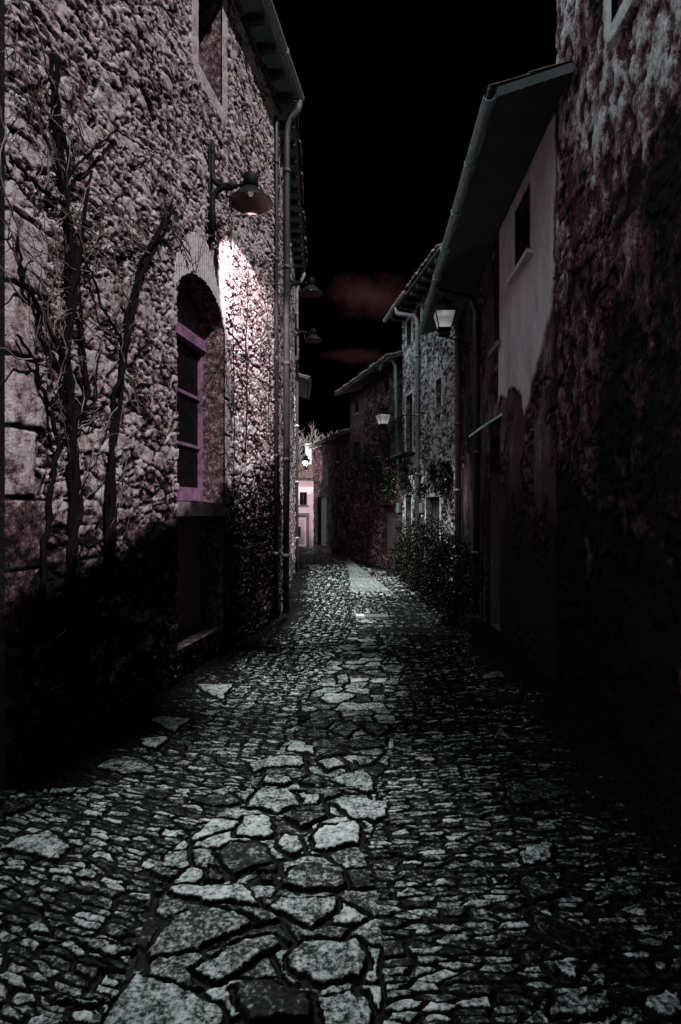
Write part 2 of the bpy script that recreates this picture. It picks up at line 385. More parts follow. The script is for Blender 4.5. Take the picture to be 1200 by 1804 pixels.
def gpx(x, y): Yd = EYE * F / (y - 902.); return ((x - 600) / F * Yd, Yd)
def tr(lst, ox, oy, k): return [[gpx(ox + a / k, oy + b / k) for a, b in p] for p in lst]
SL = tr([
 [(680,10),(830,5),(790,60),(775,65),(720,35)], [(520,130),(600,122),(680,130),(610,185)], [(490,210),(600,190),(590,215),(550,245),(500,230)],
 [(330,300),(380,275),(440,265),(510,280),(560,320),(430,330)], [(0,435),(120,385),(150,410),(90,455),(0,475)], [(170,375),(280,378),(250,400),(165,400)],
 [(0,590),(60,545),(180,525),(260,580),(215,640),(130,620)], [(755,590),(800,562),(930,555),(975,625),(870,665),(820,690),(770,620)],
 [(560,705),(680,700),(860,700),(925,780),(720,765),(600,740)], [(985,720),(1020,650),(1070,630),(1200,640),(1240,700),(1200,722),(1080,726)],
 [(490,985),(600,810),(680,785),(760,780),(940,840),(760,900),(700,945),(560,960)], [(660,1010),(740,950),(850,895),(970,875),(1005,915),(860,1000),(780,1045),(700,1035)],
 [(350,1208),(480,1000),(560,1030),(720,1080),(790,1150),(760,1230),(350,1240)], [(940,790),(990,745),(1200,745),(1190,800),(1110,860),(1000,810)],
 [(1000,960),(1060,890),(1250,890),(1310,960),(1290,1040),(1130,1060),(1000,1000)], [(810,1060),(900,1030),(1100,1090),(1120,1180),(850,1200)],
 [(255,900),(330,890),(500,930),(400,960),(280,930)], [(185,1110),(240,1080),(370,1110),(360,1145)], [(860,440),(905,370),(1030,370),(1070,430),(980,455)],
 [(870,290),(960,255),(1085,265),(1070,300),(950,300),(890,320)], [(910,360),(940,330),(1010,320),(1040,345),(1000,362)], [(1040,385),(1070,380),(1135,395),(1120,430),(1075,430)],
 [(985,465),(1100,450),(1170,465),(1060,512)], [(810,540),(850,470),(960,465),(970,545)], [(970,570),(1000,525),(1060,530),(1080,575),(1030,610)],
 [(1005,240),(1030,207),(1060,205),(1115,230),(1110,255)], [(1030,190),(1060,170),(1150,175),(1165,200)], [(1110,270),(1180,265),(1230,290),(1150,315)],
 [(1045,350),(1110,315),(1150,345),(1145,370)], [(510,655),(560,645),(640,655),(600,695),(560,690)], [(705,690),(740,635),(795,680),(770,697)],
 [(880,690),(930,665),(975,665),(980,705)], [(650,430),(740,395),(830,390),(855,420),(820,440)],
 [(1110,1100),(1290,1075),(1330,1150),(1300,1230),(1130,1230)]], 0, 1200, 2.)
SL += tr([[(540,660),(620,630),(720,615),(785,650),(780,735),(720,735),(600,690)], [(535,780),(700,760),(850,790),(855,850),(780,885),(650,860)],
 [(440,965),(500,890),(700,870),(720,900),(700,1000),(520,1030),(450,1020)], [(585,480),(700,450),(850,450),(840,490),(700,510)], [(530,410),(650,350),(700,400),(640,445)],
 [(390,380),(440,350),(570,350),(520,395)], [(485,230),(520,205),(670,205),(685,220),(600,260),(520,260)], [(700,370),(860,370),(870,400),(800,440),(720,410)],
 [(480,540),(620,505),(660,525),(520,545)], [(830,150),(860,120),(920,130),(915,165),(820,160)], [(800,60),(950,65),(920,100),(830,95)], [(570,110),(640,100),(650,150),(580,160)],
 [(665,555),(760,545),(800,580),(700,600)]], 400, 1150, 3.)
SL += tr([[(570,150),(720,140),(830,190),(700,225),(620,240),(575,200)], [(765,120),(890,115),(920,150),(830,170)], [(845,268),(930,265),(990,290),(960,320)],
 [(625,480),(760,475),(800,530),(670,575)], [(870,550),(950,455),(1110,505),(1080,550),(900,565)], [(655,670),(670,595),(900,660),(945,680),(940,760),(850,765)],
 [(680,770),(760,760),(850,790),(830,835),(720,810)], [(925,800),(1040,765),(1120,830),(1080,860),(935,845)], [(1060,900),(1120,870),(1200,870),(1230,960),(1120,980),(1080,950)],
 [(1140,790),(1180,745),(1230,760),(1200,810)], [(530,475),(570,463),(620,480),(570,492)], [(155,400),(220,375),(275,390),(285,420)],
 [(620,390),(700,360),(760,360),(750,420),(640,440)], [(720,880),(950,880),(980,960),(740,990)]], 600, 1300, 2.)
SL += [[gpx(*p) for p in q] for q in [[(845,1187),(883,1182),(893,1194),(850,1200)], [(852,1236),(920,1222),(925,1234),(864,1246)]]]
def street():
    ys = [-1.5]
    while ys[-1] < 29: 
        y = ys[-1]; ys.append(y + (.05 if y < 1.3 else max(.0042, .52 * y * y / (EYE * 567))))
    ys = np.array(ys); NC = 800; s = np.linspace(0, 1, NC)
    wl = np.interp(ys, [-2, 3.2, 3.3, 8.74, 14.8, 22.5, 30], [-3.2, -3.2, -1.94, -.98, -1.22, -1.85, -2.5]) - .15
    wr = np.interp(ys, [-2, 5.15, 11.3, 15.2, 19.65, 24.6, 30], [1.8, 1.98, 2.29, 1.67, .35, -1.1, -2.0]) + .15
    wl = np.where(ys < 3.3, -2.6, wl); wr = np.where(ys > 23.5, 1.5, wr)
    Y = np.repeat(ys[:, None], NC, 1); X = wl[:, None] + (wr - wl)[:, None] * s[None, :]
    wx = X + .035 * (fbm(X * 9, Y * 9, 3, 3) - .5) + .012 * (fbm(X * 40, Y * 40, 2, 8) - .5); wy = Y + .035 * (fbm(X * 9 + 7, Y * 9, 3, 5) - .5) + .012 * (fbm(X * 40, Y * 40, 2, 9) - .5)
    # central strip of big slabs
    cl = np.interp(ys, [0, 1.77, 2.68, 3.2, 4.0, 5.37, 8.1, 9], [-.7, -.73, -.80, -.54, -.40, -.20, .16, .3])[:, None]
    cr_ = np.interp(ys, [0, 1.77, 2.68, 3.2, 4.0, 5.37, 8.1, 9], [.12, .1, .1, .27, .36, .46, .52, .3])[:, None]
    cl = cl + .14 * (fbm(0 * X + 1, Y * 1.9, 3, 601) - .5); cr_ = cr_ + .22 * (fbm(0 * X + 5, Y * 2.1, 3, 602) - .5)
    mid = (wx > cl) & (wx < cr_)
    left = wx <= cl
    out = []
    # courses left (slanting) and right
    lk = .28 + .06 * np.sin(Y * .8)
    for (su, sv, k, sd_) in ((.125, .038, None, 20), (.125, .036, -.03, 40), (.24, .15, 0, 60)):
        vv = wy + (lk * wx if k is None else k * wx); uu = wx - (.28 * wy * .3 if k is None else 0)
        # a course now and then of wider stones
        out.append(worley(uu / su, vv / sv, sd_, .72) + (su, sv))
    def pick(i): return np.where(mid, out[2][i], np.where(left, out[0][i], out[1][i]))
    r1, r2, r3, e, du, dv = [pick(i) for i in range(6)]
    esz = np.where(mid, .17, .044); ed = e * esz
    dst = np.minimum(abs(wx - cl), abs(wx - cr_)); dst = dst + .07 * sstep(.42, .6, fbm(X * 2, Y * 2.5, 3, 610)); dst = np.where(Y > 8.9, 1.0, dst); ed = np.minimum(ed, dst)
    big = np.zeros(X.shape)
    for q, poly in enumerate(SL):
        P = np.array(poly); lo = P.min(0) - .08; hi = P.max(0) + .08
        ra = np.where((ys > lo[1]) & (ys < hi[1]))[0]
        if len(ra) == 0: continue
        a, b = ra[0], ra[-1] + 1
        sub = (slice(a, b), slice(None))
        m = (X[sub] > lo[0]) & (X[sub] < hi[0])
        if not m.any(): continue
        sdv = psdf(wx[sub][m], wy[sub][m], poly)
        sdv = sdv + .03 * (fbm(X[sub][m] * 34, Y[sub][m] * 34, 3, 500 + q) - .5)
        E = ed[sub]; Em = E[m]; Em = np.where(sdv > 0, sdv, np.minimum(Em, -sdv)); E[m] = Em
        B = big[sub]; Bm = B[m]; Bm[sdv > 0] = 1; B[m] = Bm
        rng = random.Random(q); cx, cy = P.mean(0)
        for arr, val in ((r1, rng.uniform(.5, .95)), (r2, rng.random()), (r3, rng.random())):
            A_ = arr[sub]; Am = A_[m]; Am[sdv > 0] = val; A_[m] = Am
        for arr, val, src in ((du, cx, X), (dv, cy, Y)):
            A_ = arr[sub]; Am = A_[m]; Am[sdv > 0] = ((src[sub][m] - val) * 3)[sdv > 0]; A_[m] = Am
    gapw = np.where(big + mid > 0, .007, .0017) * (.6 + .9 * fbm(X * 13, Y * 13, 2, 71))
    top = sstep(gapw, gapw + np.where(big > 0, .010, .0048), ed)
    near = .35 + .65 * sstep(14, 4, Y)
    h = top * (np.where(big > 0, .022, .014) + .012 * (r1 - .5) + .010 * (r2 - .5) * du + .012 * (r3 - .5) * dv)
    h += top * (.006 * (fbm(X * 24, Y * 24, 4, 90) - .5) + .014 * (fbm(X * 7, Y * 11, 3, 91) - .5)) + (1 - top) * .008 * (fbm(X * 50, Y * 50, 2, 92) - .5)
    Z = h * 1.0 - .03 + .05 * (fbm(X * .7, Y * .5, 2, 99) - .5)
    # shallow crown and falling edges, the kerbless sides rise a little to the walls
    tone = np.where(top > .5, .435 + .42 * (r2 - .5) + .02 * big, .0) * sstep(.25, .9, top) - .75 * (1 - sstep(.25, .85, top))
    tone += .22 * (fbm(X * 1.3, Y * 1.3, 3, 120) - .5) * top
    edge = np.minimum(X - wl[:, None], wr[:, None] - X) - .15      # distance from the walls; the tone darkens raggedly towards them
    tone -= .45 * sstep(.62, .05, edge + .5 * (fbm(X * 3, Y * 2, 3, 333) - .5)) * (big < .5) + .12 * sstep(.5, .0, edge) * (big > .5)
    tone -= .17 * sstep(.2, 1.2, X) * (Y < 11)      # weaker light on the right side, painted into the tone
    strip = (X > .22 + (Y - 13) * .0) & (X < .9 - (Y - 13) * .09) & (Y > 11.5) & (Y < 19.5)   # worn concrete repair strip
    Z = np.where(strip, -.012 + .004 * (fbm(X * 9, Y * 9, 2, 4) - .5), Z); tone = np.where(strip, .47 + .12 * (fbm(X * 5, Y * 9, 3, 44) - .5), tone)
    V = np.stack([X, Y, Z], -1).reshape(-1, 3); nr = len(ys)
    ii, jj = np.meshgrid(np.arange(NC - 1), np.arange(nr - 1)); a = (jj * NC + ii).ravel()
    Fc = np.stack([a, a + 1, a + NC + 1, a + NC], -1)
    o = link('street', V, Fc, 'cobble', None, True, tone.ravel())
    setp(o, 'uneven stone paving of small courses and large worn slabs running down the lane', 'street', kind='structure')
street()

# ------------------------------------------------------------------ wall styles
def rubble_style(su, sv, amp, seed, gapw=.05, light=.5, slant=0):
    def f(U, Z):
        a = U + .05 * (fbm(U * 8, Z * 8, 3, seed) - .5); b = Z + .05 * (fbm(U * 8 + 9, Z * 8, 3, seed + 1) - .5) + slant * U
        W1 = worley(a / su, b / sv, seed + 2, .9); W2 = worley(a / (su * 1.9), b / (sv * 2.0), seed + 3, .85)
        pk = fbm(np.floor(a / (su * 1.9)) * .37, np.floor(b / (sv * 2)) * .41, 2, seed + 21) ; pk = hsh(np.round((W2[0]) * 9999), np.round(W2[1] * 9999), seed) > .66
        r1, r2, r3, e, du, dv = [np.where(pk, p_, q_) for p_, q_ in zip(W2, W1)]
        e = np.where(pk, W2[3] * 2, np.minimum(W1[3], W2[3] * 2 + .0 + (~pk) * 0))
        top = sstep(gapw * .4, gapw * 3, e + .25 * (fbm(U * 30, Z * 30, 3, seed + 12) - .5))
        rg = 1 - np.abs(2 * fbm(U * 15 + .6 * Z * 15, Z * 11, 4, seed + 13) - 1) * 2.5
        h = amp * (top * (.35 + .35 * r1 + .8 * (r2 - .5) * du + .8 * (r3 - .5) * dv) + .22 * rg + .6 * (fbm(U * 26, Z * 26, 4, seed + 3) - .5) + .6 * (fbm(U * 3, Z * 3, 3, seed + 4) - .5))
        tone = light * (.35 + .65 * sstep(.1, .8, top)) + .22 * (r3 - .5) - .25 * sstep(.56, .68, fbm(U * 9, Z * 20, 3, seed + 33)) + .25 * (fbm(U * 2.5, Z * 2.5, 3, seed + 9) - .5) + .03
        return h, tone
    return f

# ------------------------------------------------------------------ left: the near stone house
A0 = LW1
au0, _ = A0.px(308, 800); au1, _ = A0.px(392, 800); auc = (au0 + au1) / 2; aw = (au1 - au0) / 2
ZS, RISE, ZB = 3.62, .42, .28
arch = [(au0, ZB), (au1, ZB), (au1, ZS)] + [(auc + aw * math.cos(t), ZS + RISE * math.sin(t)) for t in np.linspace(0, math.pi, 17)[1:-1]] + [(au0, ZS)]
uu0, _ = A0.px(345, 100); uu1, _ = A0.px(387, 100)
upper = rect(uu0, uu1, 6.2, 7.45)
base_style = rubble_style(.15, .058, .045, 11, slant=-.06, light=.60)
def left_style(U, Z):
    h, t = base_style(U, Z)
    # coursed squared rubble lower down
    h2, t2 = rubble_style(.17, .085, .042, 31, light=.56)(U, Z)
    k = sstep(3.6, 2.6, Z + .5 * (fbm(U * 2, Z * 2, 2, 5) - .5)); h = h * (1 - k) + h2 * k; t = t * (1 - k) + t2 * k
    # dressed jamb stones and arch ring of thin upright bricks
    nzv = fbm(U * 14, Z * 14, 3, 77)
    da = -psdf(U, Z, arch)
    jam = (da < .13 + .05 * np.sign(np.sin(Z * 8.7))) & (Z < ZS + .1) & (U > auc)
    blk = np.abs((Z * 2.4) % 1 - .5) > .47
    h = np.where(jam, .022 + .012 * nzv - .02 * blk, h); t = np.where(jam, .52 - .4 * blk + .2 * (nzv - .5), t)
    az = ZS + RISE * np.sqrt(np.clip(1 - ((U - auc) / (aw * 1.08)) ** 2, 0, 1))
    fan = (U - auc) * (1 - .12 * (Z - ZS)); line = np.abs((fan / .052 + .12 * nzv) % 1 - .5) > .38
    ring = (np.abs(U - auc) < aw * 1.06) & (Z > az - .03) & (Z < az + .43 - .5 * ((U - auc)) ** 2 + .05 * (nzv - .5))
    h = np.where(ring, .02 - .018 * line + .01 * nzv, h); t = np.where(ring, .92 - .75 * line + .25 * (nzv - .5), t)
    # smoother plaster margins round the upper window
    du = -psdf(U, Z, upper); mg = du < .14 + .05 * nzv
    h = np.where(mg, .025 + .01 * nzv, h); t = np.where(mg, .62 + .2 * (nzv - .5), t)
    # quoins at the corner
    q = (U < .20 + .10 * (np.floor(Z / .42) % 2)) & (Z < 3.4); ql = np.abs((Z / .42) % 1 - .5) > .47
    h = np.where(q, .035 + .02 * nzv - .03 * ql, h); t = np.where(q, .52 + .35 * (nzv - .5) - .45 * ql, t)
    # shade painted into the foot of the wall as a ragged dark band
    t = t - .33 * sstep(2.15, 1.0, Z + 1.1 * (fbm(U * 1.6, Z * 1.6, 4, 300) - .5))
    return h, t
H1 = root('stone_house', A0.pt(A0.L / 2, 0, -2), 'tall rough rubble stone house at the left with an arched window under the lit lamp', 'house')
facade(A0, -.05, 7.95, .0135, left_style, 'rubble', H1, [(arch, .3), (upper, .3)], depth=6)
# the arched window: frame, bars, panes, ledge, blocked panel below
m = MB(); n0, n1 = -.30, -.24
def fb(a, b, c, d, q0=n0, q1=n1): A0.box(m, a, b, c, d, q0, q1)
wz0, wz1 = 1.74, 3.45; fr = .055
fb(au0, au0 + fr, wz0, wz1); fb(au1 - .03, au1, wz0, wz1); fb(au0 + fr, au1 - .03, wz0, wz0 + .13); fb(au0, au1, wz1, wz1 + .12, n0, n1 + .04)
mid_ = auc - .1
fb(mid_ - .035, mid_ + .035, wz0 + .13, wz1); 
fb(au0 + fr, au0 + fr + .04, wz0 + .13, wz1, n0, n1 - .015)
for z in (2.32, 2.88):
    fb(au0 + fr, mid_ - .035, z, z + .035, n0, n1 - .02); fb(mid_ + .035, au1 - .03, z, z + .035, n0, n1 - .02)
fb(au0, au1, wz0 - .02, wz0, n0, n1 + .05)
aw_o = m.build('arched_window', 'violet_paint', H1)
m = MB(); A0.box(m, au0, au1, wz0, wz1, -.33, -.29); m.build('pane', 'glass_dark', aw_o)
m = MB(); tp = [(u, z) for u, z in arch if z >= ZS - .001]; 
v = [A0.pt(au1, wz1 + .12, -.28)] + [A0.pt(u, z, -.28) for u, z in tp] + [A0.pt(au0, wz1 + .12, -.28)]
v2 = [p - Vector((A0.n.x, A0.n.y, 0)) * .04 for p in v]; k = len(v)
m.add(v + v2, [tuple(range(k)), tuple(range(k, 2 * k))[::-1]] + [(i, (i + 1) % k, k + (i + 1) % k, k + i) for i in range(k)]); m.build('tympanum', 'dressed', aw_o)
m = MB(); A0.box(m, au0 - .02, au1 + .0, 1.56, 1.70, -.29, .035); m.build('stone_sill', 'dressed', aw_o)
m = MB(); A0.box(m, au0, au1, ZB - .3, 1.56, -.34, -.27); bp_ = m.build('infill_panel', 'violet_plaster', H1)
ou, oz = A0.px(334, 990); ou += .18
m = MB(); ring_o = []; 
pts = [A0.pt(ou + .09 * math.cos(t), oz + .14 * math.sin(t), -.262) for t in np.linspace(0, 2 * math.pi, 25)]
m.tube(pts, .018, 8, False); oo = m.build('oval_vent', 'violet_plaster', bp_)
m = MB(); pp = [A0.pt(ou + .08 * math.cos(t), oz + .13 * math.sin(t), -.262) for t in np.linspace(0, 2 * math.pi, 24, endpoint=False)]
m.add(pp, [tuple(range(24))]); m.add([p - Vector((A0.n.x, A0.n.y, 0)) * .004 for p in pp], [tuple(range(24))[::-1]]); m.build('vent_opening', 'void', bp_)
uw = window(A0, H1, upper, .3, 'wood_dark', (1, 2), .06, None)
m = MB()
for i in range(14): z = 6.55 + i * .06; A0.box(m, uu0 + .02, uu0 + .30, z, z + .035, -.2 + .0, -.15)
A0.box(m, uu0 + .0, uu0 + .02, 6.5, 7.42, -.21, -.14); A0.box(m, uu0 + .30, uu0 + .33, 6.5, 7.42, -.21, -.14); m.build('shutter', 'zinc', uw)
rf = roof(A0, H1, 7.93, .30, .3, 5, u0=-.1, u1=A0.L + .0, pitch=.23)
def rafter(W, u, z0, z1, n1, par):
    m = MB(); W.box(m, u, u + .08, z0, z1, -.02, n1); m.build('rafter_end', 'wood_dark', par)
for i in range(12):
    if .3 + i * .46 < A0.L: rafter(A0, .3 + i * .46, 7.80, 7.925, .27, rf)
m = MB(); A0.box(m, 0, A0.L, 7.72, 7.795, -.01, .06); m.build('eave_board', 'wood_dark', rf)
gutter(A0, rf, 7.93, .36, -.1, A0.L + .02, 'zinc')
pu, pz = A0.L - .05, 7.86
pipe([A0.pt(pu, 7.84, .36), A0.pt(pu, 7.70, .33), A0.pt(pu - .0, 7.6, .2), A0.pt(pu + .02, 7.4, .15), A0.pt(pu + .02, .05, .14)], H1, 'zinc_dark', .05)
pipe([A0.pt(pu - .22, 7.5, .055), A0.pt(pu - .22, 7.4, .055), A0.pt(pu - .22, .1, .055)], H1, 'black_pipe', .035, name='service_pipe')
# ------------------------------------------------------------------ left: the two houses behind
H2 = root('stone_house', LW2.pt(LW2.L / 2, 0, -2), 'narrow rubble house on the left behind the drainpipe, carrying the second and third bell lamps', 'house')
w2 = [rect(*sorted((LW2.px(514, 1)[0], LW2.px(517, 1)[0])), 3.2, 4.3)]
facade(LW2, -.05, 7.85, .025, rubble_style(.15, .09, .045, 51, light=.5), 'rubble', H2, [(w2[0], .12)], depth=5)
window(LW2, H2, w2[0], .12, 'wood_dark', (1, 1), .05, .03)
rf = roof(LW2, H2, 7.86, .28, .3, 4, pitch=.23)
for i in range(13): rafter(LW2, .3 + i * .45, 7.74, 7.855, .25, rf)
pu = LW2.L - .1
pipe([LW2.pt(pu, 7.8, .25), LW2.pt(pu, 7.68, .22), LW2.pt(pu, 7.5, .1), LW2.pt(pu, 7.3, .06), LW2.pt(pu, .05, .06)], H2, 'zinc', .05)
for nn_, uu_ in ((.055, 1.3),):
    m = MB(); m.tube([LW2.pt(.9, 7.2, .05), LW2.pt(.95, 5.5, .06), LW2.pt(2.6, 4.3, .06), LW2.pt(2.65, 2.0, .05)], .02, 6); m.build('cable', 'cable', H2)
H3 = root('stone_house', LW3.pt(LW3.L / 2, 0, -2), 'last rubble house on the left side, its eave end seen beside the bare tree', 'house')
facade(LW3, -.05, 6.1, .05, rubble_style(.18, .11, .05, 71, light=.46), 'rubble', H3, [], depth=4)
roof(LW3, H3, 6.1, .10, .3, 3.5, u1=4.4, pitch=.24)
rf = roof(LW3, H3, 6.1, .50, .3, 3.5, u0=4.42, pitch=.24); gutter(LW3, rf, 6.12, .57, 4.42, LW3.L, 'black_pipe', .05)

# ------------------------------------------------------------------ right: the tall eroded house
def zone(W, pts): return [W.px(*p) for p in pts]
T0 = RW0
bw = rect(T0.px(1148, 1)[0], T0.px(1092, 1)[0], 5.0, 7.4)
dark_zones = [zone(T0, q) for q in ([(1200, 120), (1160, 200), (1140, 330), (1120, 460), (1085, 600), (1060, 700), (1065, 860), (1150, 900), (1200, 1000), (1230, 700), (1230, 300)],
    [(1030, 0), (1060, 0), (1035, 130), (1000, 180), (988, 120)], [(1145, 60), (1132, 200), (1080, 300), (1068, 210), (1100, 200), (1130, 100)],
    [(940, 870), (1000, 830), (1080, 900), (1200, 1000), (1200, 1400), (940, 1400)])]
def tall_style(U, Z):
    h1, t1 = rubble_style(.26, .16, .05, 81, .03, .45)(U, Z)
    n1_ = fbm(U * 3, Z * 1.6, 5, 200); n2_ = fbm(U * 14, Z * 8, 5, 210); n3 = fbm(U * 40, Z * 26, 3, 215)
    pit = sstep(.50, .40, n2_)
    h2 = .04 * n1_ + .020 * (n2_ - .5) + .018 * (n3 - .5) - .018 * pit
    bare = sstep(.54, .62, fbm(U * 1.3 + 3, Z * 1.1, 4, 220))
    h = h2 * (1 - bare) + (h1 * .6 + .01) * bare
    t = (.56 + .5 * (n1_ - .5) - .28 * pit) * (1 - bare) + (t1 * .85) * bare
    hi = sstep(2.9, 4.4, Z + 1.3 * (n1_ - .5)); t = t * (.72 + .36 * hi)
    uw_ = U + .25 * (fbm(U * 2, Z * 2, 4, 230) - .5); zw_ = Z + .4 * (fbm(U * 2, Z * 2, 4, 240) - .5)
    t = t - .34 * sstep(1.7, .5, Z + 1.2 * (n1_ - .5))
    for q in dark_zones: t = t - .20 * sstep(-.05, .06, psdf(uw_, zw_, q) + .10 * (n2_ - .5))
    # smooth plaster band round the blocked window
    d = -psdf(U, Z, bw); mg = (d < .12)
    h = np.where(mg, .055 + .006 * n2_, h); t = np.where(mg, .80 + .3 * (n2_ - .5), t)
    return h, t
H4 = root('tall_house', T0.pt(T0.L / 2, 0, -2), 'tall dark house at the right edge with crumbling blotchy render and a bricked up window', 'house')
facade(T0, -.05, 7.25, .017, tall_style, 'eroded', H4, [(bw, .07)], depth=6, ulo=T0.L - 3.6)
Tb = Wall((1.60, -9.0), (T0.pt(T0.L - 3.61, 0).x, T0.pt(T0.L - 3.61, 0).y), -1)
facade(Tb, -.05, 7.25, .3, lambda U, Z: (0.0, .45 + 0 * U), 'eroded', H4, [], depth=6)
m = MB(); ub0, ub1 = bw[0][0], bw[1][0]; cw = (ub1 - ub0) / 3
rr = random.Random(3)
for r in range(9):
    z = 5.0 + r * .27; off = (r % 2) * cw / 2
    e_ = [ub0] + [ub0 + off + cw * k for k in range(0 if off else 1, 4) if ub0 + off + cw * k < ub1 - .02] + [ub1]
    for a, b in zip(e_[:-1], e_[1:]): T0.box(m, a + .008, b - .008, z + .008, min(7.4, z + .262), -.09, -.035 + rr.uniform(-.006, .006))
m.build('blocked_window', 'plaster_block' if 'plaster_block' in MAT else 'dressed', H4)
rfm = roof(T0, H4, 7.26, .15, .3, 5, u0=0, pitch=.25)
# a rosette plate and rusty ring on the render
m = MB(); ru, rz = T0.px(1010, 500); 
m.tube([T0.pt(ru + .03 * math.cos(t), rz + .10 * math.sin(t), .06) for t in np.linspace(0, 2 * math.pi, 17)], .008, 6, False); m.build('iron_ring', 'maroon_pipe', H4)

# ------------------------------------------------------------------ right: plastered house with the deep eave
P1 = RW1
q0 = P1.px(941, 400)[0]; q1 = P1.px(914, 400)[0]
pw = rect(q0, q1, P1.px(925, 470)[1] + .0, 5.08)
s0, s1 = P1.px(886, 500)[0], P1.px(873, 500)[0]; pw2 = rect(s0, s1, P1.px(880, 608)[1], P1.px(880, 470)[1])
d0, d1 = P1.px(884, 900)[0], P1.px(866, 900)[0]; dr = rect(d0, d1, .02, P1.px(874, 772)[1])
pz = zone(P1, [(985, 200), (985, 690), (950, 600), (962, 640), (952, 690), (940, 655), (935, 730), (925, 735), (918, 690), (905, 680), (892, 690), (882, 705), (886, 450), (885, 180)])
pz = zone(P1, [(985, 100), (982, 500), (972, 560), (950, 650), (938, 700), (930, 735), (924, 700), (912, 680), (896, 695), (882, 708), (884, 560), (886, 100)])
def plast_style(U, Z):
    n1_ = fbm(U * 2.2, Z * 1.2, 5, 400); n2_ = fbm(U * 12, Z * 9, 4, 410)
    h1, t1 = rubble_style(.2, .13, .035, 91, .05, .42)(U, Z)
    d = psdf(U + .10 * (n1_ - .5), Z + .22 * (fbm(U * 7, Z * 3, 3, 420) - .5), pz); k = sstep(-.03, .02, d)
    bare = sstep(.44, .58, fbm(U * 2 + 3, Z * 1.5, 4, 425))
    h0 = .02 * n1_ + .01 * n2_; t0 = .36 + .25 * (n1_ - .5)
    h = h0 * (1 - bare) + h1 * bare; t = t0 * (1 - bare) + (t1 - .12) * bare
    h = h * (1 - k) + (.04 + .003 * n2_) * k
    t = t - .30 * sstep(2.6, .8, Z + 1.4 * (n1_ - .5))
    t = t * (1 - k) + (.66 + .28 * (n1_ - .5) + .10 * (fbm(U * 10, Z * .7, 3, 430) - .5)) * k
    return h, t
H5 = root('plastered_house', P1.pt(P1.L / 2, 0, -2), 'house on the right with a deep boarded eave and a pale patch of smooth plaster', 'house')
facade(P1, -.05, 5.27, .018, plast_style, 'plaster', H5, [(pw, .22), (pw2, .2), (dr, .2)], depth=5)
w_ = window(P1, H5, pw, .2, 'grey_shutter', (1, 1), .07, None, pmat='grey_shutter')
m = MB(); P1.box(m, pw[0][0] - .12, pw[1][0] + .12, pw[0][1] - .05, pw[0][1] - .004, -.15, .11); m.build('sill', 'pale_paint', w_)
window(P1, H5, pw2, .18, 'grey_shutter', (1, 2), .06, .08)
m = MB(); P1.box(m, d0, d1, .02, dr[2][1], -.22, -.17)
for i in range(5): u = d0 + (d1 - d0) * (i + .5) / 5; P1.box(m, u - .01, u + .01, .03, dr[2][1] - .02, -.17, -.155)
dd = m.build('door', 'wood_dark', H5); m = MB(); m.lathe(P1.pt(d0 + .12, 1.05, -.13), [(.0, -.02), (.025, -.015), (.03, 0), (.025, .015), (0, .02)], 10); m.build('handle', 'steel', dd)
m = MB(); cu0, cz0 = P1.px(890, 742); cu1, _ = P1.px(862, 742)
m.hexa([P1.pt(d0 - .1, dr[2][1] + .06, .30), P1.pt(d1 + .1, dr[2][1] + .06, .30), P1.pt(d1 + .1, dr[2][1] + .24, .02), P1.pt(d0 - .1, dr[2][1] + .24, .02),
        P1.pt(d0 - .1, dr[2][1] + .09, .30), P1.pt(d1 + .1, dr[2][1] + .09, .30), P1.pt(d1 + .1, dr[2][1] + .27, .02), P1.pt(d0 - .1, dr[2][1] + .27, .02)])
m.build('door_canopy', 'pale_paint', H5)
rf = roof(P1, H5, 5.10, .66, .30, 4, u0=-.42, u1=P1.L - .1, pitch=.22, thick=.09)
gutter(P1, rf, 5.13, .72, -.40, P1.L - .1, 'zinc_teal', .05)
for px_, mt in ((850, 'zinc'), (817, 'maroon_pipe')):
    u = P1.px(px_, 700)[0]
    if px_ == 850: pipe([P1.pt(u, 5.07, .70), P1.pt(u, 4.98, .66), P1.pt(u, 4.85, .16), P1.pt(u, 4.65, .09), P1.pt(u, .05, .09)], H5, 'black_pipe', .05)
    else: pipe([P1.pt(u, 4.95, .10), P1.pt(u, 4.9, .10), P1.pt(u, .05, .10)], H5, mt, .055, name='waste_pipe')

# ------------------------------------------------------------------ right: grey stone house, three storeys
G = RW2
def wr_(W, x0, x1, yt, yb):
    a, b = sorted((W.px(x0, 1)[0], W.px(x1, 1)[0])); xm = (x0 + x1) / 2; return rect(a, b, W.px(xm, yb)[1], W.px(xm, yt)[1])
gw = [wr_(G, 718, 726, 563, 608), wr_(G, 735, 742, 540, 590), wr_(G, 757, 768, 523, 575), wr_(G, 770, 779, 667, 718), wr_(G, 717, 728, 695, 800), wr_(G, 716, 726, 872, 1002), wr_(G, 752, 776, 875, 1018)]
H6 = root('stone_house', G.pt(G.L / 2, 0, -2), 'pale grey rubble house of three storeys with a pale drainpipe down its front', 'house')
def grey_style(U, Z):
    h, t = rubble_style(.13, .08, .035, 101, .05, .52)(U, Z)
    t = t + .10 * sstep(2, 4, Z) - .06
    for q in gw:
        d = -psdf(U, Z, q); mg = d < .09; h = np.where(mg, .02, h); t = np.where(mg, .62 + .3 * (fbm(U * 9, Z * 9, 2, 7) - .5), t)
    return h, t
facade(G, -.05, 6.7, .026, grey_style, 'greystone', H6, [(q, .16) for q in gw], depth=5)
for q in gw[:5]: window(G, H6, q, .14, 'wood_dark', (1, 2), .04, .03)
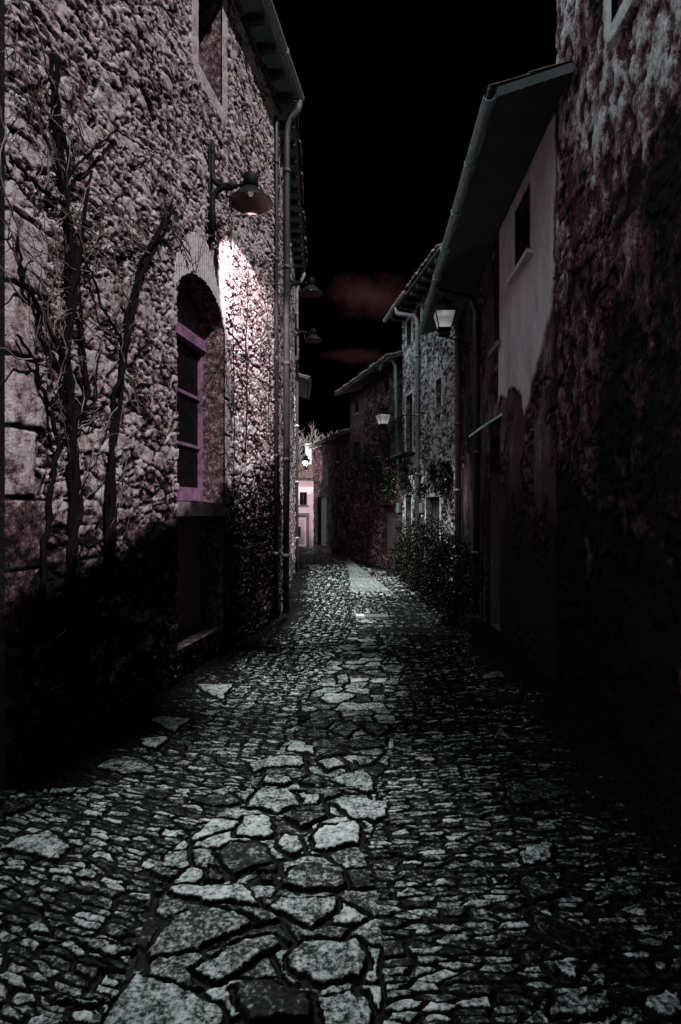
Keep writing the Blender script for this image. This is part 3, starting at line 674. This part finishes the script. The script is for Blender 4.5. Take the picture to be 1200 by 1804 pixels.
for q in gw[5:]:
    m = MB(); G.box(m, q[0][0], q[1][0], q[0][1], q[2][1], -.17, -.12); G.box(m, q[0][0] + .06, q[1][0] - .06, q[0][1] + .1, (q[0][1] + q[2][1]) / 2, -.12, -.105); m.build('door', 'wood_dark', H6)
rf = roof(G, H6, 6.72, .42, .42, 4, u0=-.2, pitch=.22); gutter(G, rf, 6.74, .48, G.L * .52, G.L + .1, 'zinc', .055)
for i in range(9): rafter(G, .1 + i * .43, 6.6, 6.715, .38, rf)
u = G.px(741, 700)[0]
pipe([G.pt(u + .55, 6.70, .46), G.pt(u + .5, 6.52, .44), G.pt(u + .1, 6.35, .12), G.pt(u, 6.2, .08), G.pt(u, 5.9, .075), G.pt(u, .25, .075)], H6, 'zinc', .052)
m = MB(); bq = gw[4]; a, b = bq[0][0] - .25, bq[1][0] + .25; z = bq[0][1]
G.box(m, a, b, z - .06, z, .0, .38)
for i in range(12):
    uu = a + (b - a) * i / 11; m.tube([G.pt(uu, z, .36), G.pt(uu, z + .9, .36)], .008, 5)
for uu in (a, b):
    for i in range(4): m.tube([G.pt(uu, z, .06 + i * .09), G.pt(uu, z + .9, .06 + i * .09)], .008, 5)
m.tube([G.pt(a, z + .9, .03), G.pt(a, z + .9, .36), G.pt(b, z + .9, .36), G.pt(b, z + .9, .03)], .014, 6); m.build('balcony', 'iron', H6)


# ------------------------------------------------------------------ right: reddish house and the low one beyond
K = RW3
kw = [wr_(K, 627, 632, 707, 727), wr_(K, 624, 633, 778, 820), wr_(K, 681, 687, 668, 690), wr_(K, 682, 688, 765, 822), wr_(K, 676, 698, 890, 980)]
H7 = root('stone_house', K.pt(K.L / 2, 0, -2), 'dark reddish stone house on the right where the lane bends, behind the small lantern', 'house')
def red_style(U, Z):
    h, t = rubble_style(.2, .12, .05, 131, .05, .5)(U, Z)
    sm_ = sstep(2.9, 3.3, U) * sstep(3.0, 3.6, Z); h = h * (1 - .7 * sm_); t = t * (1 - sm_) + sm_ * (.5 + .3 * (fbm(U * 2, Z * 2, 3, 9) - .5))
    return h, t
facade(K, -.05, 5.65, .035, red_style, 'redstone', H7, [(q, .15) for q in kw], depth=5)
for q in kw[:4]: window(K, H7, q, .13, 'wood_dark', (1, 1), .04, .03)
m = MB(); q = kw[4]; K.box(m, q[0][0], q[1][0], q[0][1], q[2][1], -.16, -.11); K.box(m, q[0][0] + .1, q[1][0] - .1, q[0][1] + .2, 1.2, -.11, -.09); m.build('door', 'wood_dark', H7)
rf = roof(K, H7, 5.66, .42, .3, 4, u0=-.1, u1=K.L + .25, pitch=.24); gutter(K, rf, 5.68, .5, -.1, K.L + .2, 'black_pipe', .05)
pipe([K.pt(.55, 5.5, .42), K.pt(.45, 5.72, .40), K.pt(.3, 5.78, .34), K.pt(.12, 5.70, .25), K.pt(.08, 5.5, .16), K.pt(.08, 2.9, .09), ], H7, 'zinc_teal', .045)
for x0, x1, G_, H_ in ((742.5, 748.5, G, H6), (702, 706.5, K, H7)):
    q = wr_(G_, x0, x1, 886, 903); m = MB(); G_.box(m, *[q[0][0], q[1][0], q[0][1], q[2][1]], .0, .06); G_.box(m, q[0][0] + .02, q[1][0] - .02, q[0][1] + .03, q[2][1] - .03, .06, .066); m.build('meter_box', 'box_teal', H_)
Q = RW4
H8 = root('low_house', Q.pt(Q.L / 2, 0, -2), 'low dark house at the far bend of the lane beside the pink house', 'house')
qw = [wr_(Q, 594, 600, 790, 812), wr_(Q, 561, 576, 875, 962)]
facade(Q, -.05, 4.32, .05, rubble_style(.2, .13, .05, 141, .05, .48), 'redstone', H8, [(q, .15) for q in qw], depth=4)
window(Q, H8, qw[0], .13, 'wood_dark', (1, 1), .04, .03)
m = MB(); q = qw[1]; Q.box(m, q[0][0], q[1][0], q[0][1], q[2][1], -.16, -.11); m.build('door', 'wood_dark', H8)
roof(Q, H8, 4.33, .22, .3, 3.4, u0=-.05, pitch=.24)

# ------------------------------------------------------------------ the pink house closing the view
PK = Wall((-3.6, 26.4), (1.6, 27.0), 1)
H9 = root('pink_house', PK.pt(2, 0, -2), 'small pink plastered house with a tiled roof closing the end of the lane', 'house')
def rp(x0, x1, yt, yb): a = PK.px(x0, yb); b = PK.px(x1, yt); return rect(a[0], b[0], a[1], b[1])
k1 = rp(528, 541, 867, 890); k2 = rp(518, 539.5, 909, 964.5)
facade(PK, -.1, PK.px(540, 846)[1], .06, lambda U, Z: (.008 * fbm(U * 4, Z * 4, 3, 1), .5 + 0 * U), 'pinkwall', H9, [(k1, .15), (k2, .12)], depth=4)
window(PK, H9, k1, .13, 'wood_dark', (1, 0), .04, .05)
m = MB(); PK.box(m, k2[0][0], k2[1][0], k2[0][1], k2[2][1], -.14, -.09); dd = m.build('door', 'pinkwall', H9)
m = MB(); w0, w1, z0_, z1_ = k2[0][0] + .06, k2[1][0] - .06, .1, k2[2][1] - .08
for i in range(-8, 9):
    for sgn in (1, -1):
        a_, b_ = Vector((w0 + (w1 - w0) * (i / 8.), z0_)), Vector((sgn * 1.0, 2.2))
        t0, t1 = 0., 1.
        pts = [(a_.x + b_.x * t, a_.y + b_.y * t) for t in np.linspace(0, 1, 24)]
        pts = [p for p in pts if w0 < p[0] < w1 and z0_ < p[1] < z1_]
        if len(pts) > 1: m.tube([PK.pt(*pts[0], -.08), PK.pt(*pts[-1], -.08)], .008, 4)
m.build('lattice', 'zinc', dd)
m = MB(); PK.box(m, k2[0][0] - .14, k2[0][0], -.05, k2[2][1] + .14, -.05, .05); PK.box(m, k2[1][0], k2[1][0] + .14, -.05, k2[2][1] + .14, -.05, .05); PK.box(m, k2[0][0], k2[1][0], k2[2][1], k2[2][1] + .14, -.05, .05); m.build('door_frame', 'dressed', dd)
ze = PK.px(540, 846)[1]
rf = roof(PK, H9, ze, .25, .38, 3.6, pitch=.2, amp=.06)
m = MB(); PK.box(m, PK.px(542, 1)[0], PK.px(553, 1)[0] , ze + .8, ze + 1.85, -2.2, -1.7); PK.box(m, PK.px(541, 1)[0], PK.px(554, 1)[0] , ze + 1.85, ze + 1.93, -2.25, -1.65); m.build('chimney', 'pale_paint', rf)
m = MB(); bx = PK.px(526, 935); PK.box(m, bx[0] - .15, bx[0] + .1, bx[1] - .2, bx[1] + .2, .0, .14); m.build('letter_box', 'iron', H9)

# a neighbour behind the camera on the left, across the alley mouth (shades the alley)
NB = Wall((-2.35, -9.0), (-2.05, 1.9), 1)
H10 = root('alley_house', NB.pt(4, 0, -2), 'dark stone house on the near side of the alley at the left', 'house')
facade(NB, -.05, 8.3, .2, lambda U, Z: (0.0, .4 + 0 * U), 'rubble', H10, [], depth=6)
roof(NB, H10, 8.3, .1, .3, 5, pitch=.25)

# ------------------------------------------------------------------ bell lamps on the left
def arc(c, r, a0, a1, ax, n=7):    # arc in the plane (ax, z)
    return [c + ax * (r * math.cos(t)) + Vector((0, 0, r * math.sin(t))) for t in np.linspace(a0, a1, n)]
def make_bell():
    """lamp at the origin: x axis points out of the wall"""
    ro = root('bell_lamp', (0, 0, 0), '', 'street lamp')
    X_ = Vector((1, 0, 0)); b = MB()
    b.tube([Vector((.03, 0, .55)), Vector((.03, 0, .42))] , .026, 10)
    b.tube([Vector((.03, 0, .45)), Vector((.03, 0, .26))] + arc(Vector((.17, 0, .24)), .14, math.pi, 1.5 * math.pi, X_) + [Vector((.26, 0, .10))], .030, 10)
    b.tube([Vector((.03, 0, -.48)), Vector((.03, 0, -.08))] + arc(Vector((.17, 0, -.06)), .14, math.pi, .5 * math.pi, X_) + [Vector((.26, 0, .08))], .030, 10)
    b.hexa([(0, -.03, -.5), (.012, -.03, -.5), (.012, .03, -.5), (0, .03, -.5), (0, -.03, .57), (.012, -.03, .57), (.012, .03, .57), (0, .03, .57)])
    b.tube([Vector((.2, 0, .09)), Vector((.30, 0, .09))], .034, 10)
    b.tube([Vector((.29, 0, .09)), Vector((.40, 0, .085))], .016, 8)
    br = b.build('bracket', 'iron', ro, True)
    c = Vector((.46, 0, 0))
    n = MB(); n.lathe(c, [(.0, .185), (.055, .185), (.078, .175), (.08, .16), (.08, .03), (.0, .03)], 24)
    n.tube([c + Vector((-.11, 0, .085)), c + Vector((-.07, 0, .085))], .04, 10)
    n.tube([c + Vector((0, 0, .18)), c + Vector((0, 0, .215))], .006, 6)
    n.build('housing', 'iron', ro, True)
    s = MB(); s.lathe(c, [(.05, .045), (.085, .035), (.12, .005), (.155, -.03), (.20, -.07), (.228, -.10), (.23, -.115)], 32)
    sh = s.build('shade', 'iron', ro, True)
    s = MB(); s.lathe(c, [(.04, .035), (.08, .022), (.115, -.008), (.15, -.043), (.195, -.08), (.226, -.114)], 32); s.build('reflector', 'shade_inner', sh, True)
    s = MB(); s.lathe(c, [(0, .03), (.022, .02), (.03, -.01), (.02, -.035), (0, -.042)], 12); s.build('bulb', 'bulb', ro, True)
    w = MB(); w.tube([Vector((.24, 0, .07)), Vector((.26, 0, -.08)), Vector((.24, 0, -.2)), Vector((.17, 0, -.3)), Vector((.05, 0, -.31))], .006, 5)
    w.build('wire', 'cable', ro, True)
    return ro
def copy_tree(o, parent=None):
    c = o.copy(); col.objects.link(c)
    if parent is not None: c.parent = parent
    for ch in [x for x in list(bpy.data.objects) if x.parent == o]: copy_tree(ch, c)
    return c
def spot(name, loc, dirv, power, half, blend, color, parent, soft=.02):
    ld = bpy.data.lights.new(name, 'SPOT'); ld.energy = power; ld.spot_size = R(half * 2); ld.spot_blend = blend; ld.color = color; ld.shadow_soft_size = soft
    lo = bpy.data.objects.new(name, ld); col.objects.link(lo); lo.location = loc; lo.rotation_euler = Vector(dirv).to_track_quat('-Z', 'Y').to_euler(); return lo
bell0 = make_bell(); first = True
for W, px_, py_, lab in ((LW1, 365, 347, 'lit bell shaped iron lamp on a forked bracket above the arched window'),
                        (LW2, 503, 507, 'bell shaped iron lamp on the narrow house, between the lit lamp and the farthest one'),
                        (LW2, 517, 592, 'farthest bell shaped iron lamp, lowest in the photo of the three on the left')):
    u, z = W.px(px_, py_)
    o = bell0 if first else copy_tree(bell0); first_now = first; first = False
    o.location = W.pt(u, z, .03); ang = math.atan2(W.n.y, W.n.x); o.rotation_euler = (0, 0, ang)
    setp(o, lab, 'street lamp', 'bell lamps on brackets along the left houses')
    c = o.location + Vector((W.n.x, W.n.y, 0)) * .46 + Vector((0, 0, -.05))
    wn = Vector((W.n.x, W.n.y, 0)); wd = Vector((W.d.x, W.d.y, 0))
    if first_now:
        spot('lamp_beam', c - Vector((0, 0, .07)), wd * 1.4 - wn * .42 - Vector((0, 0, 1)), 900, 37, .5, (1, .82, .87), o)
        for tgt, pw, hf in ((Vector((-.5, 5.5, 0)), 1350, 16), (Vector((-.45, 3.0, 0)), 1450, 15), (Vector((-.4, 8.0, 0)), 1500, 16)): spot('lamp_spill', c, tgt - c, pw, hf, 1.0, (.95, 1, .99), o)
    else:
        spot('lamp_spill', c, wn * .18 - Vector((0, 0, 1)), 1500 if W.px(px_, py_)[0] < 2 else 2600, 34, .8, (.93, 1, .99), o)

# ------------------------------------------------------------------ four sided lanterns
def make_lantern():
    ro = root('lantern', (0, 0, 0), '', 'lantern'); n = MB()
    def fru(m, z0, a, z1, b): m.hexa([(-a, -a, z0), (a, -a, z0), (a, a, z0), (-a, a, z0), (-b, -b, z1), (b, -b, z1), (b, b, z1), (-b, b, z1)])
    h = MB(); fru(h, .28, .21, .31, .205); fru(h, .311, .20, .37, .15); fru(h, .371, .11, .47, .10); fru(h, .471, .125, .485, .12); fru(h, .486, .10, .54, .03)
    h.lathe((0, 0, .54), [(0, .06), (.02, .05), (.02, .01), (.012, 0)], 10); h.build('lantern_cap', 'iron', ro)
    g = MB(); fru(g, .01, .105, .278, .175); g.build('glass', 'glow', ro)
    f = MB()
    for sx, sy in ((1, 1), (1, -1), (-1, 1), (-1, -1)): f.tube([(sx * .108, sy * .108, 0), (sx * .18, sy * .18, .28)], .011, 5)
    fru(f, -.02, .10, .008, .122); f.lathe((0, 0, -.08), [(0, 0), (.02, .01), (.035, .03), (.05, .06)], 10); f.build('cage', 'iron', ro)
    b = MB(); b.tube([(0, 0, -.07), (.02, 0, -.13), (.12, 0, -.17), (.35, 0, -.24), (.62, 0, -.30)], .018, 8)
    b.tube([(.10, 0, -.16), (.2, 0, -.10), (.26, 0, -.16), (.20, 0, -.20)], .010, 6)
    b.tube([(-.12, 0, -.02), (-.14, 0, -.1), (-.04, 0, -.14), (.05, 0, -.14)], .010, 6)
    b.hexa([(-.1, -.09, -.11), (.1, -.09, -.11), (.1, .09, -.11), (-.1, .09, -.11), (-.1, -.09, -.075), (.1, -.09, -.075), (.1, .09, -.075), (-.1, .09, -.075)])
    b.tube([(.62, 0, -.48), (.62, 0, -.12)], .022, 8); b.tube([(.30, 0, -.23), (.5, 0, -.40), (.62, 0, -.45)], .012, 6)
    b.build('bracket', 'iron', ro)
    return ro
lan0 = make_lantern(); first = True
for (x, y, Yd, W, sc_, lab) in ((783, 580, 8.75, RW1, .86, 'large four sided lantern on the plastered house at the right, before the grey house'),
                               (675, 748, 15.6, RW3, .92, 'small glowing lantern hanging before the dark reddish house'),
                               (538.5, 822, 21.8, LW3, .8, 'tiny far lantern on the last left house, in front of the pink house roof')):
    o = lan0 if first else copy_tree(lan0); first = False
    p = Vector(((x - 600) / F * Yd, Yd, EYE + (902 - y) / F * Yd)); o.location = p; o.scale = (sc_,) * 3
    ld = bpy.data.lights.new('lantern_light', 'SPOT' if x == 538.5 else 'POINT'); ld.energy = {783: 2.5, 675: 3}.get(x, 3200)
    if x == 538.5: ld.spot_size = R(75); ld.spot_blend = .5; ld.color = (1, .9, .92); ld.shadow_soft_size = .03
    lo = bpy.data.objects.new('lantern_light', ld); col.objects.link(lo); lo.location = p + Vector((0, 0, .12)); lo.rotation_euler = Vector((-.12, 1, -.02)).to_track_quat('-Z', 'Y').to_euler()
    o.rotation_euler = (0, 0, math.atan2(-W.n.y, -W.n.x)); setp(o, lab, 'lantern', 'four sided glass lanterns along the lane')

# ------------------------------------------------------------------ bare vines on the left wall
def vine(W, stems, seed, label, twigs=1.0, mat='bark', n_=.05, r0=.035):
    rr = random.Random(seed); tr_ = MB(); tw = MB()
    def wander(u, z, ang, ln, r, dep):
        pts = []; rad = []; n = rr.uniform(.05, .09); steps = max(4, int(ln / .05))
        a = ang
        for i in range(steps):
            pts.append(W.pt(u, z, n)); rad.append(max(.0022, r * (1 - .8 * i / steps)))
            a += rr.uniform(-.35, .35); a += (math.pi / 2 - a) * .02; u += math.cos(a) * ln / steps; z += math.sin(a) * ln / steps
            n = min(.14, max(.045, n + rr.uniform(-.02, .02)))
            if dep > 0 and rr.random() < .18: wander(u, z, a + rr.choice((-1, 1)) * rr.uniform(.5, 1.2), ln * rr.uniform(.3, .65), rad[-1] * .75, dep - 1)
        tw.tube(pts, rad, 4, False)
    for k, (path, r) in enumerate(stems):
        P = [W.px(*p) for p in path]; pts = []; rad = []; n = len(P); fine = []
        for i in range(n - 1):
            for t in np.linspace(0, 1, 7, endpoint=False): fine.append((P[i][0] * (1 - t) + P[i + 1][0] * t, P[i][1] * (1 - t) + P[i + 1][1] * t))
        fine.append(P[-1]); M = len(fine); cu = 0
        if r > .03:      # an old stem is a rope of several strands
            for q in range(3):
                c2 = rr.uniform(-.03, .03); sp = []; sr = []; ph = q * 2.1
                for i, (u, z) in enumerate(fine):
                    c2 = c2 * .85 + rr.uniform(-.014, .014); sp.append(W.pt(u + c2 + .028 * math.sin(i * .5 + ph), z + rr.uniform(-.01, .01), n_ + .02 + .018 * math.cos(i * .5 + ph))); sr.append(r * (.5 - .25 * i / M) * rr.uniform(.75, 1.3))
                tr_.tube(sp, sr, 7)
            r = r * .55
        for i, (u, z) in enumerate(fine):
            cu = cu * .7 + rr.uniform(-.014, .014); pts.append(W.pt(u + cu, z + rr.uniform(-.01, .01), n_ + .025 + rr.uniform(-.008, .008))); rad.append(r * (1 - .6 * i / M) * rr.uniform(.85, 1.15))
            if rr.random() < .22 * twigs: wander(u, z, rr.choice((0.5, 2.6, 1.2, 1.9, -.2, 3.4)) + rr.uniform(-.4, .4), rr.uniform(.25, .9), .007, 2)
        tr_.tube(pts, rad, 8)
    o = root('bare_vine', W.pt(P[0][0], 0, .05), label, 'vine', 'bare vines climbing the near left wall')
    tr_.build('stem', mat, o, True); setp(tw.build('twigs', 'twig', o, True), kind='stuff')
    return o
vine(LW1, [([(108, 1150), (112, 1000), (118, 880), (112, 760), (98, 640), (112, 520), (108, 420), (96, 320), (85, 200), (78, 100)], .045),
           ([(112, 760), (140, 690), (128, 600), (118, 500), (128, 400), (140, 300)], .02), ([(98, 640), (60, 570), (20, 500), (10, 420)], .02),
           ([(100, 365), (60, 340), (25, 310), (0, 280)], .018), ([(96, 320), (140, 270), (190, 230), (240, 262), (265, 272)], .010)], 5,
     'thick upright bare vine climbing the left end of the stone wall', 1.1)
vine(LW1, [([(178, 1050), (180, 900), (184, 800), (196, 700), (205, 620), (222, 530), (236, 470), (268, 410), (292, 365)], .036),
           ([(205, 620), (190, 585), (165, 545), (140, 480), (122, 445)], .014), ([(236, 470), (262, 420), (300, 400), (322, 440), (330, 480)], .009)], 9,
     'leaning bare vine with a dark slanting stem left of the arched window', 1.3)
vine(LW1, [([(402, 900), (404, 800), (401, 700), (399, 600), (402, 500), (402, 420)], .007), ([(423, 800), (425, 700), (424, 610), (427, 520), (428, 470)], .010),
           ([(392, 585), (405, 600), (420, 618), (450, 612)], .014), ([(464, 760), (466, 650), (462, 560), (463, 480)], .006), ([(476, 700), (478, 600), (476, 500)], .005)], 13,
     'thin upright bare vines in the lamp light between the arched window and the drainpipe', .75)
vine(LW1, [([(60, 1100), (62, 950), (70, 860), (85, 780), (60, 700), (40, 640), (15, 590)], .02), ([(85, 780), (110, 740), (150, 700), (160, 620)], .012)], 21,
     'low tangled bare vine spreading over the corner stones at the lower left', .9)

# ------------------------------------------------------------------ plants
def leafmesh(rr, c, ex, n, size, lo=.0):
    V = []; Fc = []
    for i in range(n):
        while True:
            p = Vector((rr.uniform(-1, 1), rr.uniform(-1, 1), rr.uniform(-1, 1)))
            if p.length < 1 and (p.length > .45 or rr.random() < .3): break
        bump = 1 + .25 * math.sin(p.x * 5 + c[0] * 3) * math.cos(p.y * 4 + p.z * 6)
        q = Vector((c[0] + p.x * ex[0] * bump, c[1] + p.y * ex[1] * bump, max(lo, c[2] + p.z * ex[2] * bump)))
        d = Vector((rr.gauss(0, 1), rr.gauss(0, 1), rr.gauss(0, .7))).normalized(); s = d.orthogonal().normalized(); up = d.cross(s)
        a = size * rr.uniform(.6, 1.3); k = len(V)
        V += [q, q + (s * .5 + up * .28) * a, q + s * a, q + (s * .5 - up * .28) * a]; Fc.append((k, k + 1, k + 2, k + 3))
    return V, Fc
def bush(c, ex, n, seed, label, size=.045, pale=.05):
    rr = random.Random(seed); o = root('bush', (c[0], c[1], 0), label, 'bush', 'bushes along the foot of the right houses')
    st = MB()
    for i in range(9):
        a = rr.uniform(0, 6.28); e = Vector((c[0] + math.cos(a) * ex[0] * .6, c[1] + math.sin(a) * ex[1] * .6, c[2] + ex[2] * rr.uniform(.2, .8)))
        b0 = Vector((c[0] + rr.uniform(-.06, .06), c[1] + rr.uniform(-.06, .06), -.03)); st.tube([b0, b0.lerp(e, .5) + Vector((rr.uniform(-.05, .05), 0, .08)), e], [.014, .01, .004], 5)
    st.build('stems', 'bark', o)
    V, Fc = leafmesh(rr, c, ex, n, size, .02); setp(link('foliage', V, Fc, 'leaf', o), kind='stuff')
    V, Fc = leafmesh(rr, c, [e * 1.03 for e in ex], int(n * pale), size * .8, .02); setp(link('pale_leaves', V, Fc, 'leaf_pale', o), kind='stuff')
    return o
bush((1.62, 8.2, .62), (.42, .75, .66), 5200, 1, 'dense dark bush against the plastered house, nearest of the row')
bush((1.55, 9.9, .75), (.45, .75, .78), 5200, 2, 'dark bush in the middle of the row, below the large lantern')
bush((1.50, 11.6, .72), (.42, .8, .74), 4600, 3, 'tall bush dotted with pale leaves in front of the grey house door')
bush((1.45, 13.2, .5), (.3, .6, .5), 2600, 4, 'smallest bush, farthest of the row by the grey house drainpipe')
# climber on the grey and reddish houses
def climber(W, x0, x1, y0, y1, n, seed, label, stems):
    rr = random.Random(seed); V = []; Fc = []; Vp = []; Fp = []
    for i in range(n):
        x = rr.uniform(x0, x1); y = rr.triangular(y0, y1, (y0 + y1) / 2); u, z = W.px(x, y)
        dens = float(fbm(np.array([u * 2.5]), np.array([z * 2.5]), 3, seed)[0])
        if dens < .47: continue
        q = W.pt(u, z, rr.uniform(.04, .16)); d = Vector((rr.gauss(0, 1), rr.gauss(0, 1), rr.gauss(0, .7))).normalized(); s = d.orthogonal().normalized(); up = d.cross(s); a = .06 * rr.uniform(.6, 1.3)
        T_, G_ = (Vp, Fp) if rr.random() < .05 else (V, Fc); k = len(T_); T_ += [q, q + (s * .5 + up * .3) * a, q + s * a, q + (s * .5 - up * .3) * a]; G_.append((k, k + 1, k + 2, k + 3))
    o = root('climbing_plant', W.pt(W.px(x0, 900)[0], 0, .1), label, 'climber', 'climbing plants on the far right houses')
    setp(link('foliage', V, Fc, 'leaf', o), kind='stuff'); setp(link('pale_leaves', Vp, Fp, 'leaf_pale', o), kind='stuff')
    m = MB()
    for path in stems: m.tube([W.pt(*W.px(*p), .05) for p in path], .012, 5)
    m.build('stem', 'bark', o)
climber(RW2, 712, 800, 810, 875, 7000, 31, 'leafy climber hung across the ground floor of the grey house', [[(730, 990), (735, 880), (760, 845), (798, 830)], [(735, 880), (722, 850), (714, 830)]])
climber(RW3, 622, 708, 760, 900, 7000, 32, 'dark climber spread over the front of the reddish house', [[(650, 985), (655, 880), (670, 800)], [(655, 880), (690, 830)]])

# ------------------------------------------------------------------ far bare tree behind the low house
def tree(base, h, seed):
    rr = random.Random(seed); o = root('bare_tree', base, 'pale leafless tree rising behind the pink house roof', 'tree'); t = MB(); c = MB()
    b = Vector(base); top = b + Vector((0, 0, h * .55)); t.tube([b, b.lerp(top, .5) + Vector((.05, 0, 0)), top], [.16, .13, .1], 8)
    def br(p, d, ln, r, dep):
        pts = [p]; rad = [r]; 
        for i in range(4):
            d = (d + Vector((rr.uniform(-.3, .3), rr.uniform(-.3, .3), rr.uniform(-.15, .28)))).normalized(); pts.append(pts[-1] + d * ln / 4); rad.append(r * (1 - .16 * (i + 1)))
            if dep > 0 and i > 0:
                for _ in range(2 if dep == 3 else 1): br(pts[-1], (d + Vector((rr.uniform(-1, 1), rr.uniform(-1, 1), rr.uniform(-.5, .8)))).normalized(), ln * .62, r * .55, dep - 1)
        c.tube(pts, rad, 4, False)
    for i in range(7):
        a = i * .9 + rr.uniform(-.2, .2); br(top - Vector((0, 0, h * .12 * rr.random())), Vector((math.cos(a), math.sin(a), .7)).normalized(), h * .20, .05, 3)
    t.build('trunk', 'bark', o, True); c.build('crown', 'branch_pale', o)
tree((-2.0, 33.5, 0), 7.6, 4)

# ------------------------------------------------------------------ small things in the paving
gx, gy = gpx(652, 1086)
m = MB(); 
def gbox(mb, x0, x1, y0, y1, z0, z1): mb.hexa([(x0, y0, z0), (x1, y0, z0), (x1, y1, z0), (x0, y1, z0), (x0, y0, z1), (x1, y0, z1), (x1, y1, z1), (x0, y1, z1)])
o = root('drain_cover', (gpx(636, 1086)[0], gy, .0), 'bright steel plate with a row of grate bars set in the paving', 'drain cover')
x0, x1 = gpx(628, 1086)[0], gpx(642, 1086)[0]; x2 = gpx(684, 1086)[0]
gbox(m, x0, x1, gy - .09, gy + .11, -.02, .02); m.build('plate', 'steel', o)
m = MB()
for i in range(12): a = x1 + .01 + (x2 - x1) * i / 12; gbox(m, a, a + .018, gy - .08, gy + .1, -.02, .014)
gbox(m, x1 + .005, x2, gy - .095, gy - .08, -.02, .016); gbox(m, x1 + .005, x2, gy + .1, gy + .115, -.02, .016); m.build('grate', 'zinc', o)
dx0, dy = gpx(632, 1016); dx1 = gpx(683, 1016)[0]
o = root('drain_channel', (dx0, dy, 0), 'narrow slotted drain crossing the worn strip farther down the lane', 'drain channel'); m = MB()
gbox(m, dx0, dx1, dy - .09, dy + .09, -.03, .003); m.build('channel', 'zinc', o)
m = MB(); n = 13
for i in range(n): a = dx0 + (dx1 - dx0) * (i + .2) / n; gbox(m, a, a + (dx1 - dx0) / n * .55, dy - .06, dy + .06, -.02, .006)
m.build('slots', 'void', o)
